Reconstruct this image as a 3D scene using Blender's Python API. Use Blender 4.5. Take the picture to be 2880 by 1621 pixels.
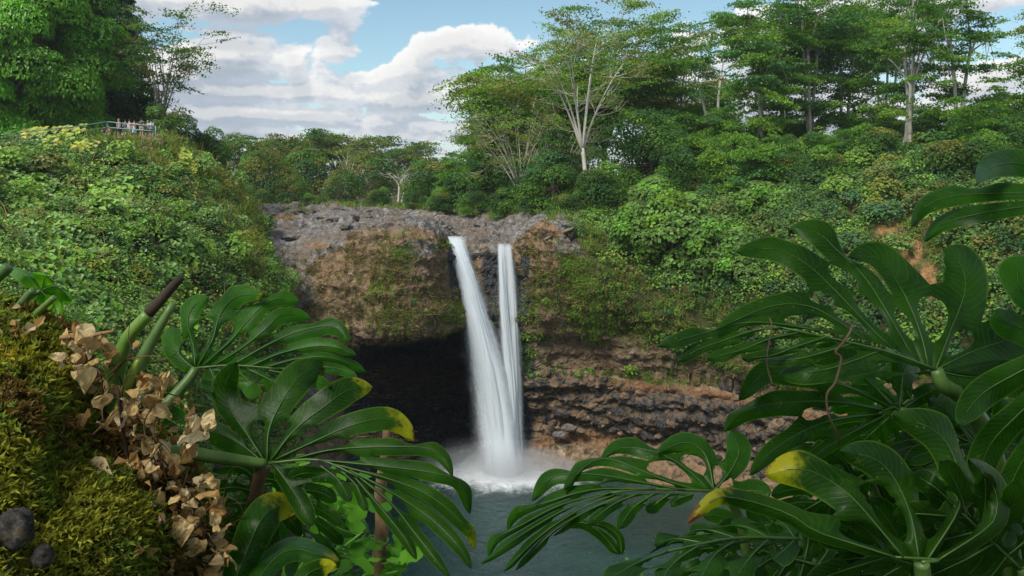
import bpy, math, random
import numpy as np
from mathutils import Vector

scene = bpy.context.scene
for o in list(bpy.data.objects):
    bpy.data.objects.remove(o)
COL = scene.collection

# ------------------------------------------------------------------ camera
F = 2260.0                # focal length in photo pixels (photo 2880 wide)
CX, HY = 1440.0, 540.0    # photo column of the view axis, photo row of the horizon
cam_data = bpy.data.cameras.new('camera')
cam_data.sensor_width = 36.0
cam_data.lens = 36.0 * F / 2880.0
cam_data.shift_y = -(810.5 - HY) / 2880.0
cam_data.clip_start = 0.05
cam_data.clip_end = 6000.0
cam = bpy.data.objects.new('camera', cam_data)
COL.objects.link(cam)
cam.location = (0, 0, 0)
cam.rotation_euler = (math.radians(90), 0, 0)
scene.camera = cam

# ------------------------------------------------------------------ light
SUN_EL, SUN_AZ = math.radians(50), math.radians(218)   # azimuth clockwise from +Y (view direction)
sun_data = bpy.data.lights.new('sun', 'SUN')
sun_data.energy = 3.9
sun_data.angle = math.radians(24)
sun_data.color = (1.0, 0.95, 0.87)
sun = bpy.data.objects.new('sun', sun_data)
COL.objects.link(sun)
sd = Vector((math.sin(SUN_AZ) * math.cos(SUN_EL), math.cos(SUN_AZ) * math.cos(SUN_EL), math.sin(SUN_EL)))
sun.rotation_euler = sd.to_track_quat('Z', 'Y').to_euler()

vs = scene.view_settings
vs.view_transform = 'Standard'
vs.look = 'None'
vs.exposure = 0.5
vs.gamma = 1.0
vs.use_curve_mapping = False

cy = scene.cycles
cy.max_bounces = 6
cy.diffuse_bounces = 3
cy.glossy_bounces = 2
cy.transmission_bounces = 4
cy.transparent_max_bounces = 10
cy.volume_bounces = 1
cy.use_denoising = True
cy.caustics_reflective = False
cy.caustics_refractive = False
cy.sample_clamp_indirect = 4.0


# ------------------------------------------------------------------ node helper
class NT:
    def __init__(s, tree):
        s.t = tree
        s.n = tree.nodes
        s.l = tree.links

    def new(s, kind, **kw):
        nd = s.n.new(kind)
        for k, v in kw.items():
            setattr(nd, k, v)
        return nd

    def put(s, sock, v):
        if v is None:
            return
        if hasattr(v, 'node'):
            s.l.new(v, sock)
        else:
            sock.default_value = v

    def m(s, op, a, b=None, c=None, clamp=False):
        nd = s.new('ShaderNodeMath', operation=op, use_clamp=clamp)
        for i, v in enumerate((a, b, c)):
            s.put(nd.inputs[i], v)
        return nd.outputs[0]

    def vm(s, op, a, b=None):
        nd = s.new('ShaderNodeVectorMath', operation=op)
        s.put(nd.inputs[0], a)
        if b is not None:
            if op == 'SCALE':
                s.put(nd.inputs[3], b)
            else:
                s.put(nd.inputs[1], b)
        return nd.outputs[0]

    def xyz(s, x, y, z):
        nd = s.new('ShaderNodeCombineXYZ')
        for i, v in enumerate((x, y, z)):
            s.put(nd.inputs[i], v)
        return nd.outputs[0]

    def sep(s, v):
        nd = s.new('ShaderNodeSeparateXYZ')
        s.put(nd.inputs[0], v)
        return nd.outputs

    def noise(s, vec, scale, detail=4.0, rough=0.55, dist=0.0, col=False):
        nd = s.new('ShaderNodeTexNoise')
        s.put(nd.inputs['Vector'], vec)
        nd.inputs['Scale'].default_value = scale
        nd.inputs['Detail'].default_value = detail
        nd.inputs['Roughness'].default_value = rough
        nd.inputs['Distortion'].default_value = dist
        return nd.outputs['Color' if col else 'Fac']

    def voro(s, vec, scale, feature='F1', detail=0.0, rnd=1.0, out='Distance'):
        nd = s.new('ShaderNodeTexVoronoi', feature=feature)
        s.put(nd.inputs['Vector'], vec)
        nd.inputs['Scale'].default_value = scale
        if 'Detail' in nd.inputs:
            nd.inputs['Detail'].default_value = detail
        nd.inputs['Randomness'].default_value = rnd
        return nd.outputs[out]

    def mr(s, v, a, b, c=0.0, d=1.0, smooth=True):
        nd = s.new('ShaderNodeMapRange')
        nd.interpolation_type = 'SMOOTHSTEP' if smooth else 'LINEAR'
        for i, x in enumerate((v, a, b, c, d)):
            s.put(nd.inputs[i], x)
        return nd.outputs[0]

    def mix(s, f, a, b, mode='MIX'):
        nd = s.new('ShaderNodeMix', data_type='RGBA', blend_type=mode)
        s.put(nd.inputs[0], f)
        for i, v in ((6, a), (7, b)):
            if isinstance(v, tuple) and len(v) == 3:
                v = (*v, 1.0)
            s.put(nd.inputs[i], v)
        return nd.outputs[2]

    def ramp(s, f, stops):
        nd = s.new('ShaderNodeValToRGB')
        el = nd.color_ramp.elements
        while len(el) < len(stops):
            el.new(0.5)
        for e, (p, c) in zip(el, stops):
            e.position = p
            e.color = (*c, 1.0)
        s.put(nd.inputs[0], f)
        return nd.outputs[0]

    def attr(s, name, out='Color'):
        nd = s.new('ShaderNodeAttribute', attribute_name=name)
        return nd.outputs[out]

    def bump(s, h, strength=0.5, dist=0.1, normal=None):
        nd = s.new('ShaderNodeBump')
        nd.inputs['Strength'].default_value = strength
        nd.inputs['Distance'].default_value = dist
        s.put(nd.inputs['Height'], h)
        if normal is not None:
            s.put(nd.inputs['Normal'], normal)
        return nd.outputs[0]


# ------------------------------------------------------------------ sky with cumulus clouds
world = bpy.data.worlds.new('World')
scene.world = world
world.use_nodes = True
W = NT(world.node_tree)
W.n.clear()
sky = W.new('ShaderNodeTexSky', sky_type='NISHITA')
sky.sun_disc = False
sky.sun_elevation = SUN_EL
sky.sun_rotation = SUN_AZ
sky.altitude = 100.0
sky.air_density = 1.0
sky.dust_density = 0.6
sky.ozone_density = 1.5
tc = W.new('ShaderNodeTexCoord')
dx, dy, dz = W.sep(tc.outputs['Generated'])
az = W.m('ARCTAN2', dx, dy)
el = W.m('ARCSINE', dz)


def pxdir(px, py):
    x, z = (px - CX) / F, (HY - py) / F
    return math.atan2(x, 1.0), math.atan2(z, math.hypot(1.0, x))


# cloud bodies, laid out as they stand in the sky: (column, row, half width, half height, strength)
BODIES = [(480, 0, 300, 50, .40), (700, 15, 260, 46, .36), (930, 10, 150, 44, .36), (690, 150, 95, 62, .42), (580, 190, 120, 60, .40), (945, 135, 70, 52, .46), (420, 250, 150, 90, .3),
          (828, 185, 22, 44, .34), (1235, 135, 62, 42, .44), (1320, 140, 70, 40, .38), (1400, 125, 90, 42, .36), (1150, 185, 44, 62, .42), (1090, 215, 70, 34, .30), (1180, 290, 150, 32, .48), (1330, 235, 100, 30, .22),
          (900, 265, 90, 26, .34), (720, 255, 150, 30, .34), (600, 320, 170, 22, .26), (1010, 225, 60, 30, .26), (790, 325, 200, 18, .24), (1090, 352, 200, 16, .30), (500, 340, 160, 26, .24),
          (1190, 385, 120, 14, .22), (860, 385, 260, 14, .24),
          (2300, 90, 300, 90, .34), (2050, 260, 250, 90, .32), (2450, 330, 300, 60, .30), (2760, 235, 60, 34, .46), (2870, 195, 70, 26, .36), (2740, 20, 130, 22, .26),
          (3200, 150, 260, 80, .34), (-200, 150, 360, 100, .34), (1640, 330, 300, 60, .26)]
HOLES = [(1200, 30, 150, 60, .36), (1080, 140, 46, 60, .34), (1640, 40, 150, 60, .34), (2830, 110, 90, 60, .34), (540, 102, 110, 12, .26), (845, 85, 40, 40, .36), (1950, 20, 70, 40, .34), (700, 80, 150, 12, .2), (1290, 330, 60, 14, .2), (800, 228, 80, 12, .2), (640, 232, 120, 12, .14), (1000, 180, 40, 30, .26), (880, 300, 160, 10, .12), (470, 120, 80, 16, .22)]


# the cloud layer is worked out on an azimuth / elevation grid round the whole sky: density and how much each bit faces the light
def cloud_layer(nw=4096, nh=720):
    rng = np.random.default_rng(11)
    v = (np.arange(nh) + 0.5) / nh
    ele = ((v ** (1 / 0.6)) * (math.pi / 2)).astype(np.float32)
    azi = ((np.arange(nw) / nw - 0.5) * 2 * math.pi).astype(np.float32)

    def weights(x, k, wrap):
        x0 = np.floor(x).astype(int)
        f = x - x0
        wm = np.zeros((len(x), k), np.float32)
        r = np.arange(len(x))
        for o, wt in ((-1, (1 - f) ** 3 / 6), (0, (3 * f ** 3 - 6 * f ** 2 + 4) / 6), (1, (-3 * f ** 3 + 3 * f ** 2 + 3 * f + 1) / 6), (2, f ** 3 / 6)):
            ii = (x0 + o) % k if wrap else np.clip(x0 + o, 0, k - 1)
            np.add.at(wm, (r, ii), wt)
        return wm

    def octave(freq):                       # cells per radian, squashed towards the horizon
        k = max(4, int(round(freq * 2 * math.pi)))
        ky = int(freq * 1.7 * math.pi / 2) + 4
        lat = rng.random((ky, k)).astype(np.float32)
        a = weights(ele * freq * 1.7 + np.float32(1), ky, False)
        b = weights((azi + math.pi) / (2 * math.pi) * k, k, True)
        return (a @ lat @ b.T - 0.5) * 2.2
    base = octave(4.0) * .6 + octave(9.0) * .4
    wx, wy = octave(24.0) + .5 * octave(60.), octave(24.0) + .5 * octave(60.)
    puff = np.zeros((nh, nw), np.float32)
    amp = 1.0
    for fq in (20., 40., 78., 150., 290.):
        puff += amp * (np.abs(octave(fq)) - 0.28)
        amp *= 0.74
    d = base * 0.16 + puff * 0.36
    # billows are pulled about a little so that no lattice shows
    px_ = nw / (2 * math.pi)
    yy, xx = np.mgrid[0:nh, 0:nw]
    d = d[np.clip((yy + wy * 5).astype(int), 0, nh - 1), (xx + (wx * 0.006 * px_).astype(int)) % nw]
    A, E = azi[None, :], ele[:, None]
    A2 = A + wx * 0.010
    E2 = E + wy * 0.004
    blobs = np.zeros_like(d)
    for lst, sgn in ((BODIES, 1), (HOLES, -1)):
        for (px, py, hw, hh, st) in lst:
            a0, e0 = pxdir(px, py)
            i0, i1 = np.searchsorted(azi, (a0 - 3.2 * hw / F - .02, a0 + 3.2 * hw / F + .02))
            j0, j1 = np.searchsorted(ele, (e0 - 2.6 * hh / F - .02, e0 + 3.2 * hh / F + .02))
            sl = (slice(j0, j1), slice(i0, i1))
            dv = (E2[sl] - np.float32(e0)) * np.float32(F / hh)
            dv = np.where(dv < 0, dv * np.float32(1.5), dv)      # flat undersides
            blobs[sl] += sgn * st * np.exp(-0.75 * (((A2[sl] - np.float32(a0)) * np.float32(F / hw)) ** 2 + dv ** 2))
    inview = np.clip((0.95 - np.abs(A)) / 0.2, 0, 1) * np.clip((0.42 - E) / 0.12, 0, 1)
    d = d + blobs * 1.15 + (1 - inview) * 0.1 + 0.15 * np.exp(-((E - 0.045) / 0.05) ** 2) - 0.02
    d = d.astype(np.float32)
    # the same field a little higher and nearer the sun
    e_up = np.clip(((np.minimum(ele + 0.013, math.pi / 2) / (math.pi / 2)) ** 0.6 * nh).astype(int), 0, nh - 1)
    d_up = np.roll(d[e_up], int(0.006 * px_), axis=1)
    e_u2 = np.clip(((np.minimum(ele + 0.034, math.pi / 2) / (math.pi / 2)) ** 0.6 * nh).astype(int), 0, nh - 1)
    d_u2 = np.roll(d[e_u2], int(0.012 * px_), axis=1)

    def sm(x, a, b):
        t = np.clip((x - a) / (b - a), 0, 1)
        return t * t * (3 - 2 * t)
    mask = sm(d, 0.01, 0.13)
    lit = 0.55 * sm(d - d_up, -0.10, 0.24) + 0.45 * (1 - sm(d_u2, 0.0, 0.45))
    buf = np.ones((nh, nw, 4), np.float32)
    buf[..., 0] = mask
    buf[..., 1] = lit
    buf[..., 2] = sm(d, 0.08, 0.6)
    im = bpy.data.images.new('cloud_layer', nw, nh, float_buffer=True, is_data=True)
    im.pixels.foreach_set(buf.ravel())
    im.update()
    return im


ti = W.new('ShaderNodeTexImage', image=cloud_layer(), interpolation='Linear', extension='EXTEND')
tu = W.m('ADD', W.m('DIVIDE', az, 2 * math.pi), 0.5)
tv = W.m('POWER', W.m('MULTIPLY', W.m('MAXIMUM', el, 0.0001), 2 / math.pi), 0.6)
W.l.new(W.xyz(tu, tv, 0.0), ti.inputs[0])
mask, lit, thick = W.sep(ti.outputs['Color'])
shade = W.m('SUBTRACT', 1.0, W.m('MULTIPLY', thick, 0.15))
ccol = W.mix(lit, (2.35, 2.7, 3.15), (4.75, 4.75, 4.7))
ccol = W.mix(1.0, ccol, W.xyz(shade, shade, shade), 'MULTIPLY')
low = W.mr(el, 0.0, 0.16, 0.75, 0.0)
skyc = W.mix(1.0, sky.outputs[0], (.72, .77, .68), 'MULTIPLY')
skyc = W.mix(low, skyc, (2.8, 3.25, 3.55))
full = W.mix(mask, skyc, ccol)
bg = W.new('ShaderNodeBackground')
bg.inputs['Strength'].default_value = 0.15
W.l.new(full, bg.inputs['Color'])
wo = W.new('ShaderNodeOutputWorld')
W.l.new(bg.outputs[0], wo.inputs['Surface'])
world.cycles.sampling_method = 'MANUAL'
world.cycles.sample_map_resolution = 512

# ------------------------------------------------------------------ helpers
random.seed(5)


def P(px, py, d):
    """world point seen at photo pixel (px, py) at distance d along the view axis"""
    return np.array(((px - CX) / F * d, d, (HY - py) / F * d))


def PA(a):
    a = np.asarray(a, float)
    return np.stack(((a[..., 0] - CX) / F * a[..., 2], a[..., 2], (HY - a[..., 1]) / F * a[..., 2]), -1)


def _h(ix, iy, iz, seed):
    n = ix * 374761393 + iy * 668265263 + iz * 2147483647 + seed * 974711
    n = (n ^ (n >> 13)) * 1274126177
    n = n ^ (n >> 16)
    return (n & 0xFFFF) / 65535.0


def vnoise(p, seed=0):
    i = np.floor(p).astype(np.int64)
    f = p - i
    f = f * f * (3 - 2 * f)
    x, y, z = i[..., 0], i[..., 1], i[..., 2]
    fx, fy, fz = f[..., 0], f[..., 1], f[..., 2]
    r = 0
    for a in (0, 1):
        for b in (0, 1):
            for c in (0, 1):
                r = r + _h(x + a, y + b, z + c, seed) * np.where(a, fx, 1 - fx) * np.where(b, fy, 1 - fy) * np.where(c, fz, 1 - fz)
    return r * 2 - 1


def fbm(p, oct=4, lac=2.1, gain=0.5, seed=0, ridged=False):
    r, a, s = 0, 1.0, 0.0
    p = np.asarray(p, float)
    for k in range(oct):
        n = vnoise(p, seed + k)
        if ridged:
            n = 1 - 2 * np.abs(n)
        r = r + n * a
        s += a
        a *= gain
        p = p * lac + 17.3
    return r / s


def obj(name, me, mat=None, parent=None, label=None, cat=None, group=None, kind=None, loc=None):
    o = bpy.data.objects.new(name, me)
    COL.objects.link(o)
    if mat is not None and me is not None and not me.materials:
        me.materials.append(mat)
    if parent is not None:
        o.parent = parent
    if loc is not None:
        o.location = loc
    for k, v in (('label', label), ('category', cat), ('group', group), ('kind', kind)):
        if v:
            o[k] = v
    return o


def thing(name, loc, label, cat, group=None, kind=None):
    return obj(name, None, None, None, label, cat, group, kind, [float(x) for x in loc])


def mesh(name, V, Q, tint=None, attrs=None, smooth=False, T=None):
    """V (n,3); Q quads (m,4); T triangles (k,3)"""
    V = np.ascontiguousarray(V, np.float32)
    me = bpy.data.meshes.new(name)
    nq = 0 if Q is None else len(Q)
    nt = 0 if T is None else len(T)
    me.vertices.add(len(V))
    me.vertices.foreach_set('co', V.ravel())
    li, ls = [], []
    if nq:
        li.append(np.asarray(Q, np.int32).ravel())
        ls.append(np.arange(nq, dtype=np.int32) * 4)
    if nt:
        li.append(np.asarray(T, np.int32).ravel())
        ls.append(np.arange(nt, dtype=np.int32) * 3 + nq * 4)
    li, ls = np.concatenate(li), np.concatenate(ls)
    me.loops.add(len(li))
    me.loops.foreach_set('vertex_index', li)
    me.polygons.add(nq + nt)
    me.polygons.foreach_set('loop_start', ls)
    if smooth:
        me.polygons.foreach_set('use_smooth', np.ones(nq + nt, bool))
    else:
        me.polygons.foreach_set('use_smooth', np.zeros(nq + nt, bool))
    if tint is not None:
        t = np.ones((len(V), 4), np.float32)
        t[:, :3] = tint
        a = me.attributes.new('tint', 'FLOAT_COLOR', 'POINT')
        a.data.foreach_set('color', t.ravel())
    for k, v in (attrs or {}).items():
        a = me.attributes.new(k, 'FLOAT', 'POINT')
        a.data.foreach_set('value', np.ascontiguousarray(v, np.float32).ravel())
    me.update(calc_edges=True)
    return me


class MB:
    """collects vertex / face arrays for one mesh"""
    def __init__(s):
        s.v, s.q, s.t, s.c, s.n = [], [], [], [], 0

    def add(s, V, Q=None, T=None, tint=(1, 1, 1)):
        V = np.asarray(V, float)
        if Q is not None and len(Q):
            s.q.append(np.asarray(Q, np.int64) + s.n)
        if T is not None and len(T):
            s.t.append(np.asarray(T, np.int64) + s.n)
        s.v.append(V)
        s.c.append(np.broadcast_to(np.asarray(tint, float), (len(V), 3)))
        s.n += len(V)
        return s

    def build(s, name, smooth=False, attrs=None):
        return mesh(name, np.concatenate(s.v), np.concatenate(s.q) if s.q else None, np.concatenate(s.c), attrs, smooth, np.concatenate(s.t) if s.t else None)


def crom(pts, n):
    """Catmull-Rom resampling of pts (k, ...) along axis 0 to n samples"""
    pts = np.asarray(pts, float)
    k = len(pts)
    if k == 2:
        t = np.linspace(0, 1, n).reshape((n,) + (1,) * (pts.ndim - 1))
        return pts[0] * (1 - t) + pts[1] * t
    t = np.linspace(0, k - 1, n)
    i = np.minimum(t.astype(int), k - 2)
    f = (t - i).reshape((n,) + (1,) * (pts.ndim - 1))
    p1, p2 = pts[i], pts[i + 1]
    p0 = np.where((i > 0).reshape(f.shape), pts[np.maximum(i - 1, 0)], 2 * p1 - p2)
    p3 = np.where((i < k - 2).reshape(f.shape), pts[np.minimum(i + 2, k - 1)], 2 * p2 - p1)
    return 0.5 * (2 * p1 + (p2 - p0) * f + (2 * p0 - 5 * p1 + 4 * p2 - p3) * f * f + (3 * p1 - p0 - 3 * p2 + p3) * f ** 3)


def grid_faces(nv, nu):
    i = np.arange(nv * nu).reshape(nv, nu)
    return np.stack((i[:-1, :-1], i[1:, :-1], i[1:, 1:], i[:-1, 1:]), -1).reshape(-1, 4)


def grid_normals(G):
    du = np.gradient(G, axis=1)
    dv = np.gradient(G, axis=0)
    n = np.cross(dv, du)
    return n / (np.linalg.norm(n, axis=-1, keepdims=True) + 1e-9)


def loft(rows, nv, nu):
    G = PA(rows)                      # (R, C, 3) world
    G = crom(G, nv)
    G = crom(np.swapaxes(G, 0, 1), nu)
    return np.swapaxes(G, 0, 1)


def tube(mb, pts, rad, sides=6, tint=(1, 1, 1), n=None, cap=True):
    pts = np.asarray(pts, float)
    rad = np.asarray(rad, float)
    if n:
        pts = crom(pts, n)
        rad = np.interp(np.linspace(0, 1, n), np.linspace(0, 1, len(rad)), rad)
    elif len(rad) != len(pts):
        rad = np.interp(np.linspace(0, 1, len(pts)), np.linspace(0, 1, len(rad)), rad)
    d = np.gradient(pts, axis=0)
    d /= np.linalg.norm(d, axis=1, keepdims=True) + 1e-9
    ref = np.array((0.31, 0.2, 0.93)) if abs(d[:, 2]).mean() < 0.8 else np.array((0.93, 0.31, 0.2))
    a = np.cross(d, ref)
    a /= np.linalg.norm(a, axis=1, keepdims=True) + 1e-9
    b = np.cross(d, a)
    th = np.linspace(0, 2 * np.pi, sides, endpoint=False)
    ring = a[:, None] * np.cos(th)[None, :, None] + b[:, None] * np.sin(th)[None, :, None]
    V = (pts[:, None] + ring * rad[:, None, None]).reshape(-1, 3)
    m = len(pts)
    i = np.arange(m * sides).reshape(m, sides)
    j = np.roll(i, -1, 1)
    Q = np.stack((i[:-1], j[:-1], j[1:], i[1:]), -1).reshape(-1, 4)
    T = None
    if cap:
        V = np.concatenate((V, pts[-1:], pts[:1]))
        e = m * sides
        T = np.concatenate((np.stack((i[-1], j[-1], np.full(sides, e)), -1), np.stack((j[0], i[0], np.full(sides, e + 1)), -1)))
    mb.add(V, Q, T, tint)
    return mb


def unit(v):
    return v / (np.linalg.norm(v, axis=-1, keepdims=True) + 1e-9)


def leaves(mb, rng, C, N, size, asp=0.55, tint=None, fold=0.12, along=None, droop=0.0):
    """one folded diamond leaf for each centre C with normal N"""
    n = len(C)
    N = unit(N)
    if along is None:
        along = rng.normal(size=(n, 3))
    u = along - N * np.sum(along * N, 1, keepdims=True)
    u = unit(u)
    w = np.cross(N, u)
    s = np.broadcast_to(np.asarray(size, float), (n,))[:, None]
    base = C - u * s * 0.5
    tip = C + u * s * 0.5 - N * s * fold * 0.6
    tip[:, 2] -= (s * droop)[:, 0]
    sh = C - u * s * 0.08
    l = sh + w * s * asp * 0.5 + N * s * fold
    r = sh - w * s * asp * 0.5 + N * s * fold
    V = np.stack((base, l, tip, r), 1).reshape(-1, 3)
    Q = np.arange(n * 4).reshape(n, 4)
    c = np.ones((n, 3)) if tint is None else np.broadcast_to(tint, (n, 3))
    mb.add(V, Q, None, np.repeat(c, 4, 0))
    return mb


def blades(mb, rng, C, D, length, width, tint, bend=0.5):
    """bent grass blades: two quads tapering to a point"""
    n = len(C)
    D = unit(D)
    L = np.broadcast_to(np.asarray(length, float), (n,))[:, None]
    side = unit(np.cross(D, rng.normal(size=(n, 3)))) * (np.broadcast_to(np.asarray(width, float), (n,))[:, None] * 0.5)
    h = unit(D * np.array((1, 1, 0.05)) + rng.normal(size=(n, 3)) * np.array((.5, .5, 0)))
    p1 = C + D * L * 0.55
    p2 = p1 + unit(D * (1 - bend) + h * bend + np.array((0, 0, -bend * .4))) * L * 0.45
    V = np.stack((C - side, C + side, p1 + side * 0.8, p1 - side * 0.8, p2), 1).reshape(-1, 3)
    k = np.arange(n)[:, None] * 5
    mb.add(V, k + np.array((0, 1, 2, 3)), k + np.array((3, 2, 4)), np.repeat(np.broadcast_to(tint, (n, 3)), 5, 0))
    return mb


def sample_grid(rng, G, NRM, n, wfun=None):
    """n random points on grid surface, area weighted (wfun: extra weight per cell from centre points)"""
    c = (G[:-1, :-1] + G[1:, 1:] + G[:-1, 1:] + G[1:, :-1]) / 4
    ar = np.linalg.norm(np.cross(G[1:, :-1] - G[:-1, :-1], G[:-1, 1:] - G[:-1, :-1]), axis=-1)
    w = ar if wfun is None else ar * wfun(c)
    w = np.maximum(w, 0).ravel()
    idx = rng.choice(len(w), n, p=w / w.sum())
    a, b = np.divmod(idx, c.shape[1])
    f, g = rng.random((2, n, 1))
    p = (G[a, b] * (1 - f) + G[a + 1, b] * f) * (1 - g) + (G[a, b + 1] * (1 - f) + G[a + 1, b + 1] * f) * g
    return p, NRM[a, b]


def pix(p):
    """photo pixel of world points"""
    return CX + p[..., 0] / p[..., 1] * F, HY - p[..., 2] / p[..., 1] * F


# ------------------------------------------------------------------ materials
def material(name):
    m = bpy.data.materials.new(name)
    m.use_nodes = True
    t = NT(m.node_tree)
    t.n.clear()
    out = t.new('ShaderNodeOutputMaterial')
    return m, t, out


def principled(t, out, color, rough=0.7, spec=0.3, normal=None, **kw):
    b = t.new('ShaderNodeBsdfPrincipled')
    if isinstance(color, tuple) and len(color) == 3:
        color = (*color, 1.0)
    t.put(b.inputs['Base Color'], color)
    t.put(b.inputs['Roughness'], rough)
    t.put(b.inputs['Specular IOR Level'], spec)
    if normal is not None:
        t.put(b.inputs['Normal'], normal)
    for k, v in kw.items():
        t.put(b.inputs[k], v)
    if out is not None:
        t.l.new(b.outputs[0], out.inputs['Surface'])
    return b


def foliage_mat(name, gain=1.0, transl=0.3, gloss=0.08, rough=0.55):
    m, t, out = material(name)
    c = t.attr('tint')
    geo = t.new('ShaderNodeNewGeometry')
    v = t.noise(geo.outputs['Position'], 0.35, 2.0)
    v = t.mr(v, 0.3, 0.7, 0.78 * gain, 1.2 * gain, False)
    c = t.mix(1.0, c, t.xyz(v, v, v), 'MULTIPLY')
    d = t.new('ShaderNodeBsdfDiffuse')
    t.l.new(c, d.inputs[0])
    tr = t.new('ShaderNodeBsdfTranslucent')
    c2 = t.mix(1.0, c, (1.25, 1.35, 0.55), 'MULTIPLY')
    t.l.new(c2, tr.inputs[0])
    mx = t.new('ShaderNodeMixShader')
    mx.inputs[0].default_value = transl
    t.l.new(d.outputs[0], mx.inputs[1])
    t.l.new(tr.outputs[0], mx.inputs[2])
    g = t.new('ShaderNodeBsdfGlossy')
    g.inputs['Roughness'].default_value = rough
    g.inputs[0].default_value = (0.75, 0.85, 0.8, 1)
    fr = t.new('ShaderNodeFresnel')
    fr.inputs[0].default_value = 1.35
    m2 = t.new('ShaderNodeMixShader')
    t.l.new(t.m('MULTIPLY', fr.outputs[0], gloss * 2.2), m2.inputs[0])
    t.l.new(mx.outputs[0], m2.inputs[1])
    t.l.new(g.outputs[0], m2.inputs[2])
    t.l.new(m2.outputs[0], out.inputs['Surface'])
    return m


M = {}
M['foliage'] = foliage_mat('foliage', 1.0, 0.32, 0.035)
M['foliage_soft'] = foliage_mat('foliage_soft', 1.15, 0.45, 0.02)


def bark_mat(name, c1, c2, scale=1.5):
    m, t, out = material(name)
    geo = t.new('ShaderNodeNewGeometry')
    p = t.vm('MULTIPLY', geo.outputs['Position'], (1, 1, 0.35))
    n = t.noise(p, scale, 5, 0.6)
    c = t.mix(t.mr(n, 0.35, 0.65), c1, c2)
    c = t.mix(1.0, c, t.attr('tint'), 'MULTIPLY')
    principled(t, out, c, 0.85, 0.15, t.bump(n, 0.5, 0.05))
    return m


M['bark_pale'] = bark_mat('bark_pale', (.42, .40, .36), (.30, .27, .23))
M['bark_brown'] = bark_mat('bark_brown', (.21, .165, .12), (.11, .085, .06))
M['bark_grey'] = bark_mat('bark_grey', (.27, .24, .21), (.17, .15, .13))

# ------------------------------------------------------------------ rock and earth materials
POOL = -29.5


def rock_mat(name):
    """basalt: tan weathered face, grey scoured top, dark wet streaks and painted cave shade, moss, red soil; 'a_*' weights are painted zones of different stuff"""
    m, t, out = material(name)
    geo = t.new('ShaderNodeNewGeometry')
    pos = geo.outputs['Position']
    n1 = t.noise(pos, 0.35, 5, 0.6)
    n2 = t.noise(pos, 1.6, 6, 0.65)
    n3 = t.noise(t.vm('MULTIPLY', pos, (1, 1, .3)), 3.0, 5, 0.65)
    tan = t.ramp(n2, [(.3, (.045, .032, .021)), (.45, (.135, .095, .055)), (.58, (.21, .15, .092)), (.72, (.34, .27, .19))])
    rust = t.ramp(n1, [(.35, (.13, .09, .055)), (.65, (.22, .135, .075))])
    tan = t.mix(t.mr(n1, .42, .62, 0, .55), tan, rust)
    grey = t.ramp(n2, [(.3, (.035, .033, .031)), (.45, (.115, .109, .104)), (.58, (.20, .19, .18)), (.70, (.34, .33, .32))])
    grey = t.mix(t.mr(n1, .42, .6, 0, .75), grey, t.mix(n2, (.07, .052, .038), (.20, .160, .120)))
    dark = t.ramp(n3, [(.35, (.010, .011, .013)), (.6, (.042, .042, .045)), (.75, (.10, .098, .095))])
    red = t.ramp(n2, [(.3, (.085, .046, .024)), (.55, (.19, .098, .048)), (.75, (.28, .17, .10))])
    moss = t.ramp(n3, [(.3, (.03, .05, .008)), (.55, (.085, .115, .02)), (.75, (.16, .17, .04))])
    c = tan
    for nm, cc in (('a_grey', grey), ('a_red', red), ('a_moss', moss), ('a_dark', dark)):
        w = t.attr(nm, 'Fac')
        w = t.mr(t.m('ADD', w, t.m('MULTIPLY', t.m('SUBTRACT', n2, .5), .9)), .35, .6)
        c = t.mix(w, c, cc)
    crack = t.voro(t.vm('ADD', pos, t.vm('SCALE', t.noise(pos, 1.2, 3, col=True), .8)), 0.55, 'DISTANCE_TO_EDGE')
    h = t.m('ADD', t.m('MULTIPLY', n2, .8), t.m('MULTIPLY', t.mr(crack, 0, .06), .22))
    h = t.m('ADD', h, t.m('MULTIPLY', n3, .3))
    wet = t.attr('a_dark', 'Fac')
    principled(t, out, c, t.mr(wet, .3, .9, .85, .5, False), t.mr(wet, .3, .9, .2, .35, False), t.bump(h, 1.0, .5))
    return m


M['rock'] = rock_mat('basalt')


def earth_mat(name):
    m, t, out = material(name)
    geo = t.new('ShaderNodeNewGeometry')
    pos = geo.outputs['Position']
    n = t.noise(pos, .5, 5, .6)
    n2 = t.noise(pos, 3.0, 5, .65)
    c = t.ramp(n2, [(.3, (.018, .026, .008)), (.5, (.05, .06, .018)), (.7, (.10, .09, .035))])
    red = t.ramp(n2, [(.3, (.12, .065, .03)), (.55, (.24, .13, .055)), (.75, (.30, .19, .10))])
    c = t.mix(t.mr(t.attr('a_red', 'Fac'), .3, .6), c, red)
    c = t.mix(t.mr(n, .55, .68, 0, .4), c, (.10, .07, .04))
    principled(t, out, c, .95, .1, t.bump(n2, .8, .2))
    return m


M['earth'] = earth_mat('earth')


def zone(px, py, blobs):
    """soft union of ellipses (px, py, rx, ry) on the surface, 0..1"""
    r = np.zeros(px.shape)
    for (x, y, rx, ry) in blobs:
        r = np.maximum(r, np.exp(-0.9 * (((px - x) / rx) ** 2 + ((py - y) / ry) ** 2)))
    return r


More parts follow.
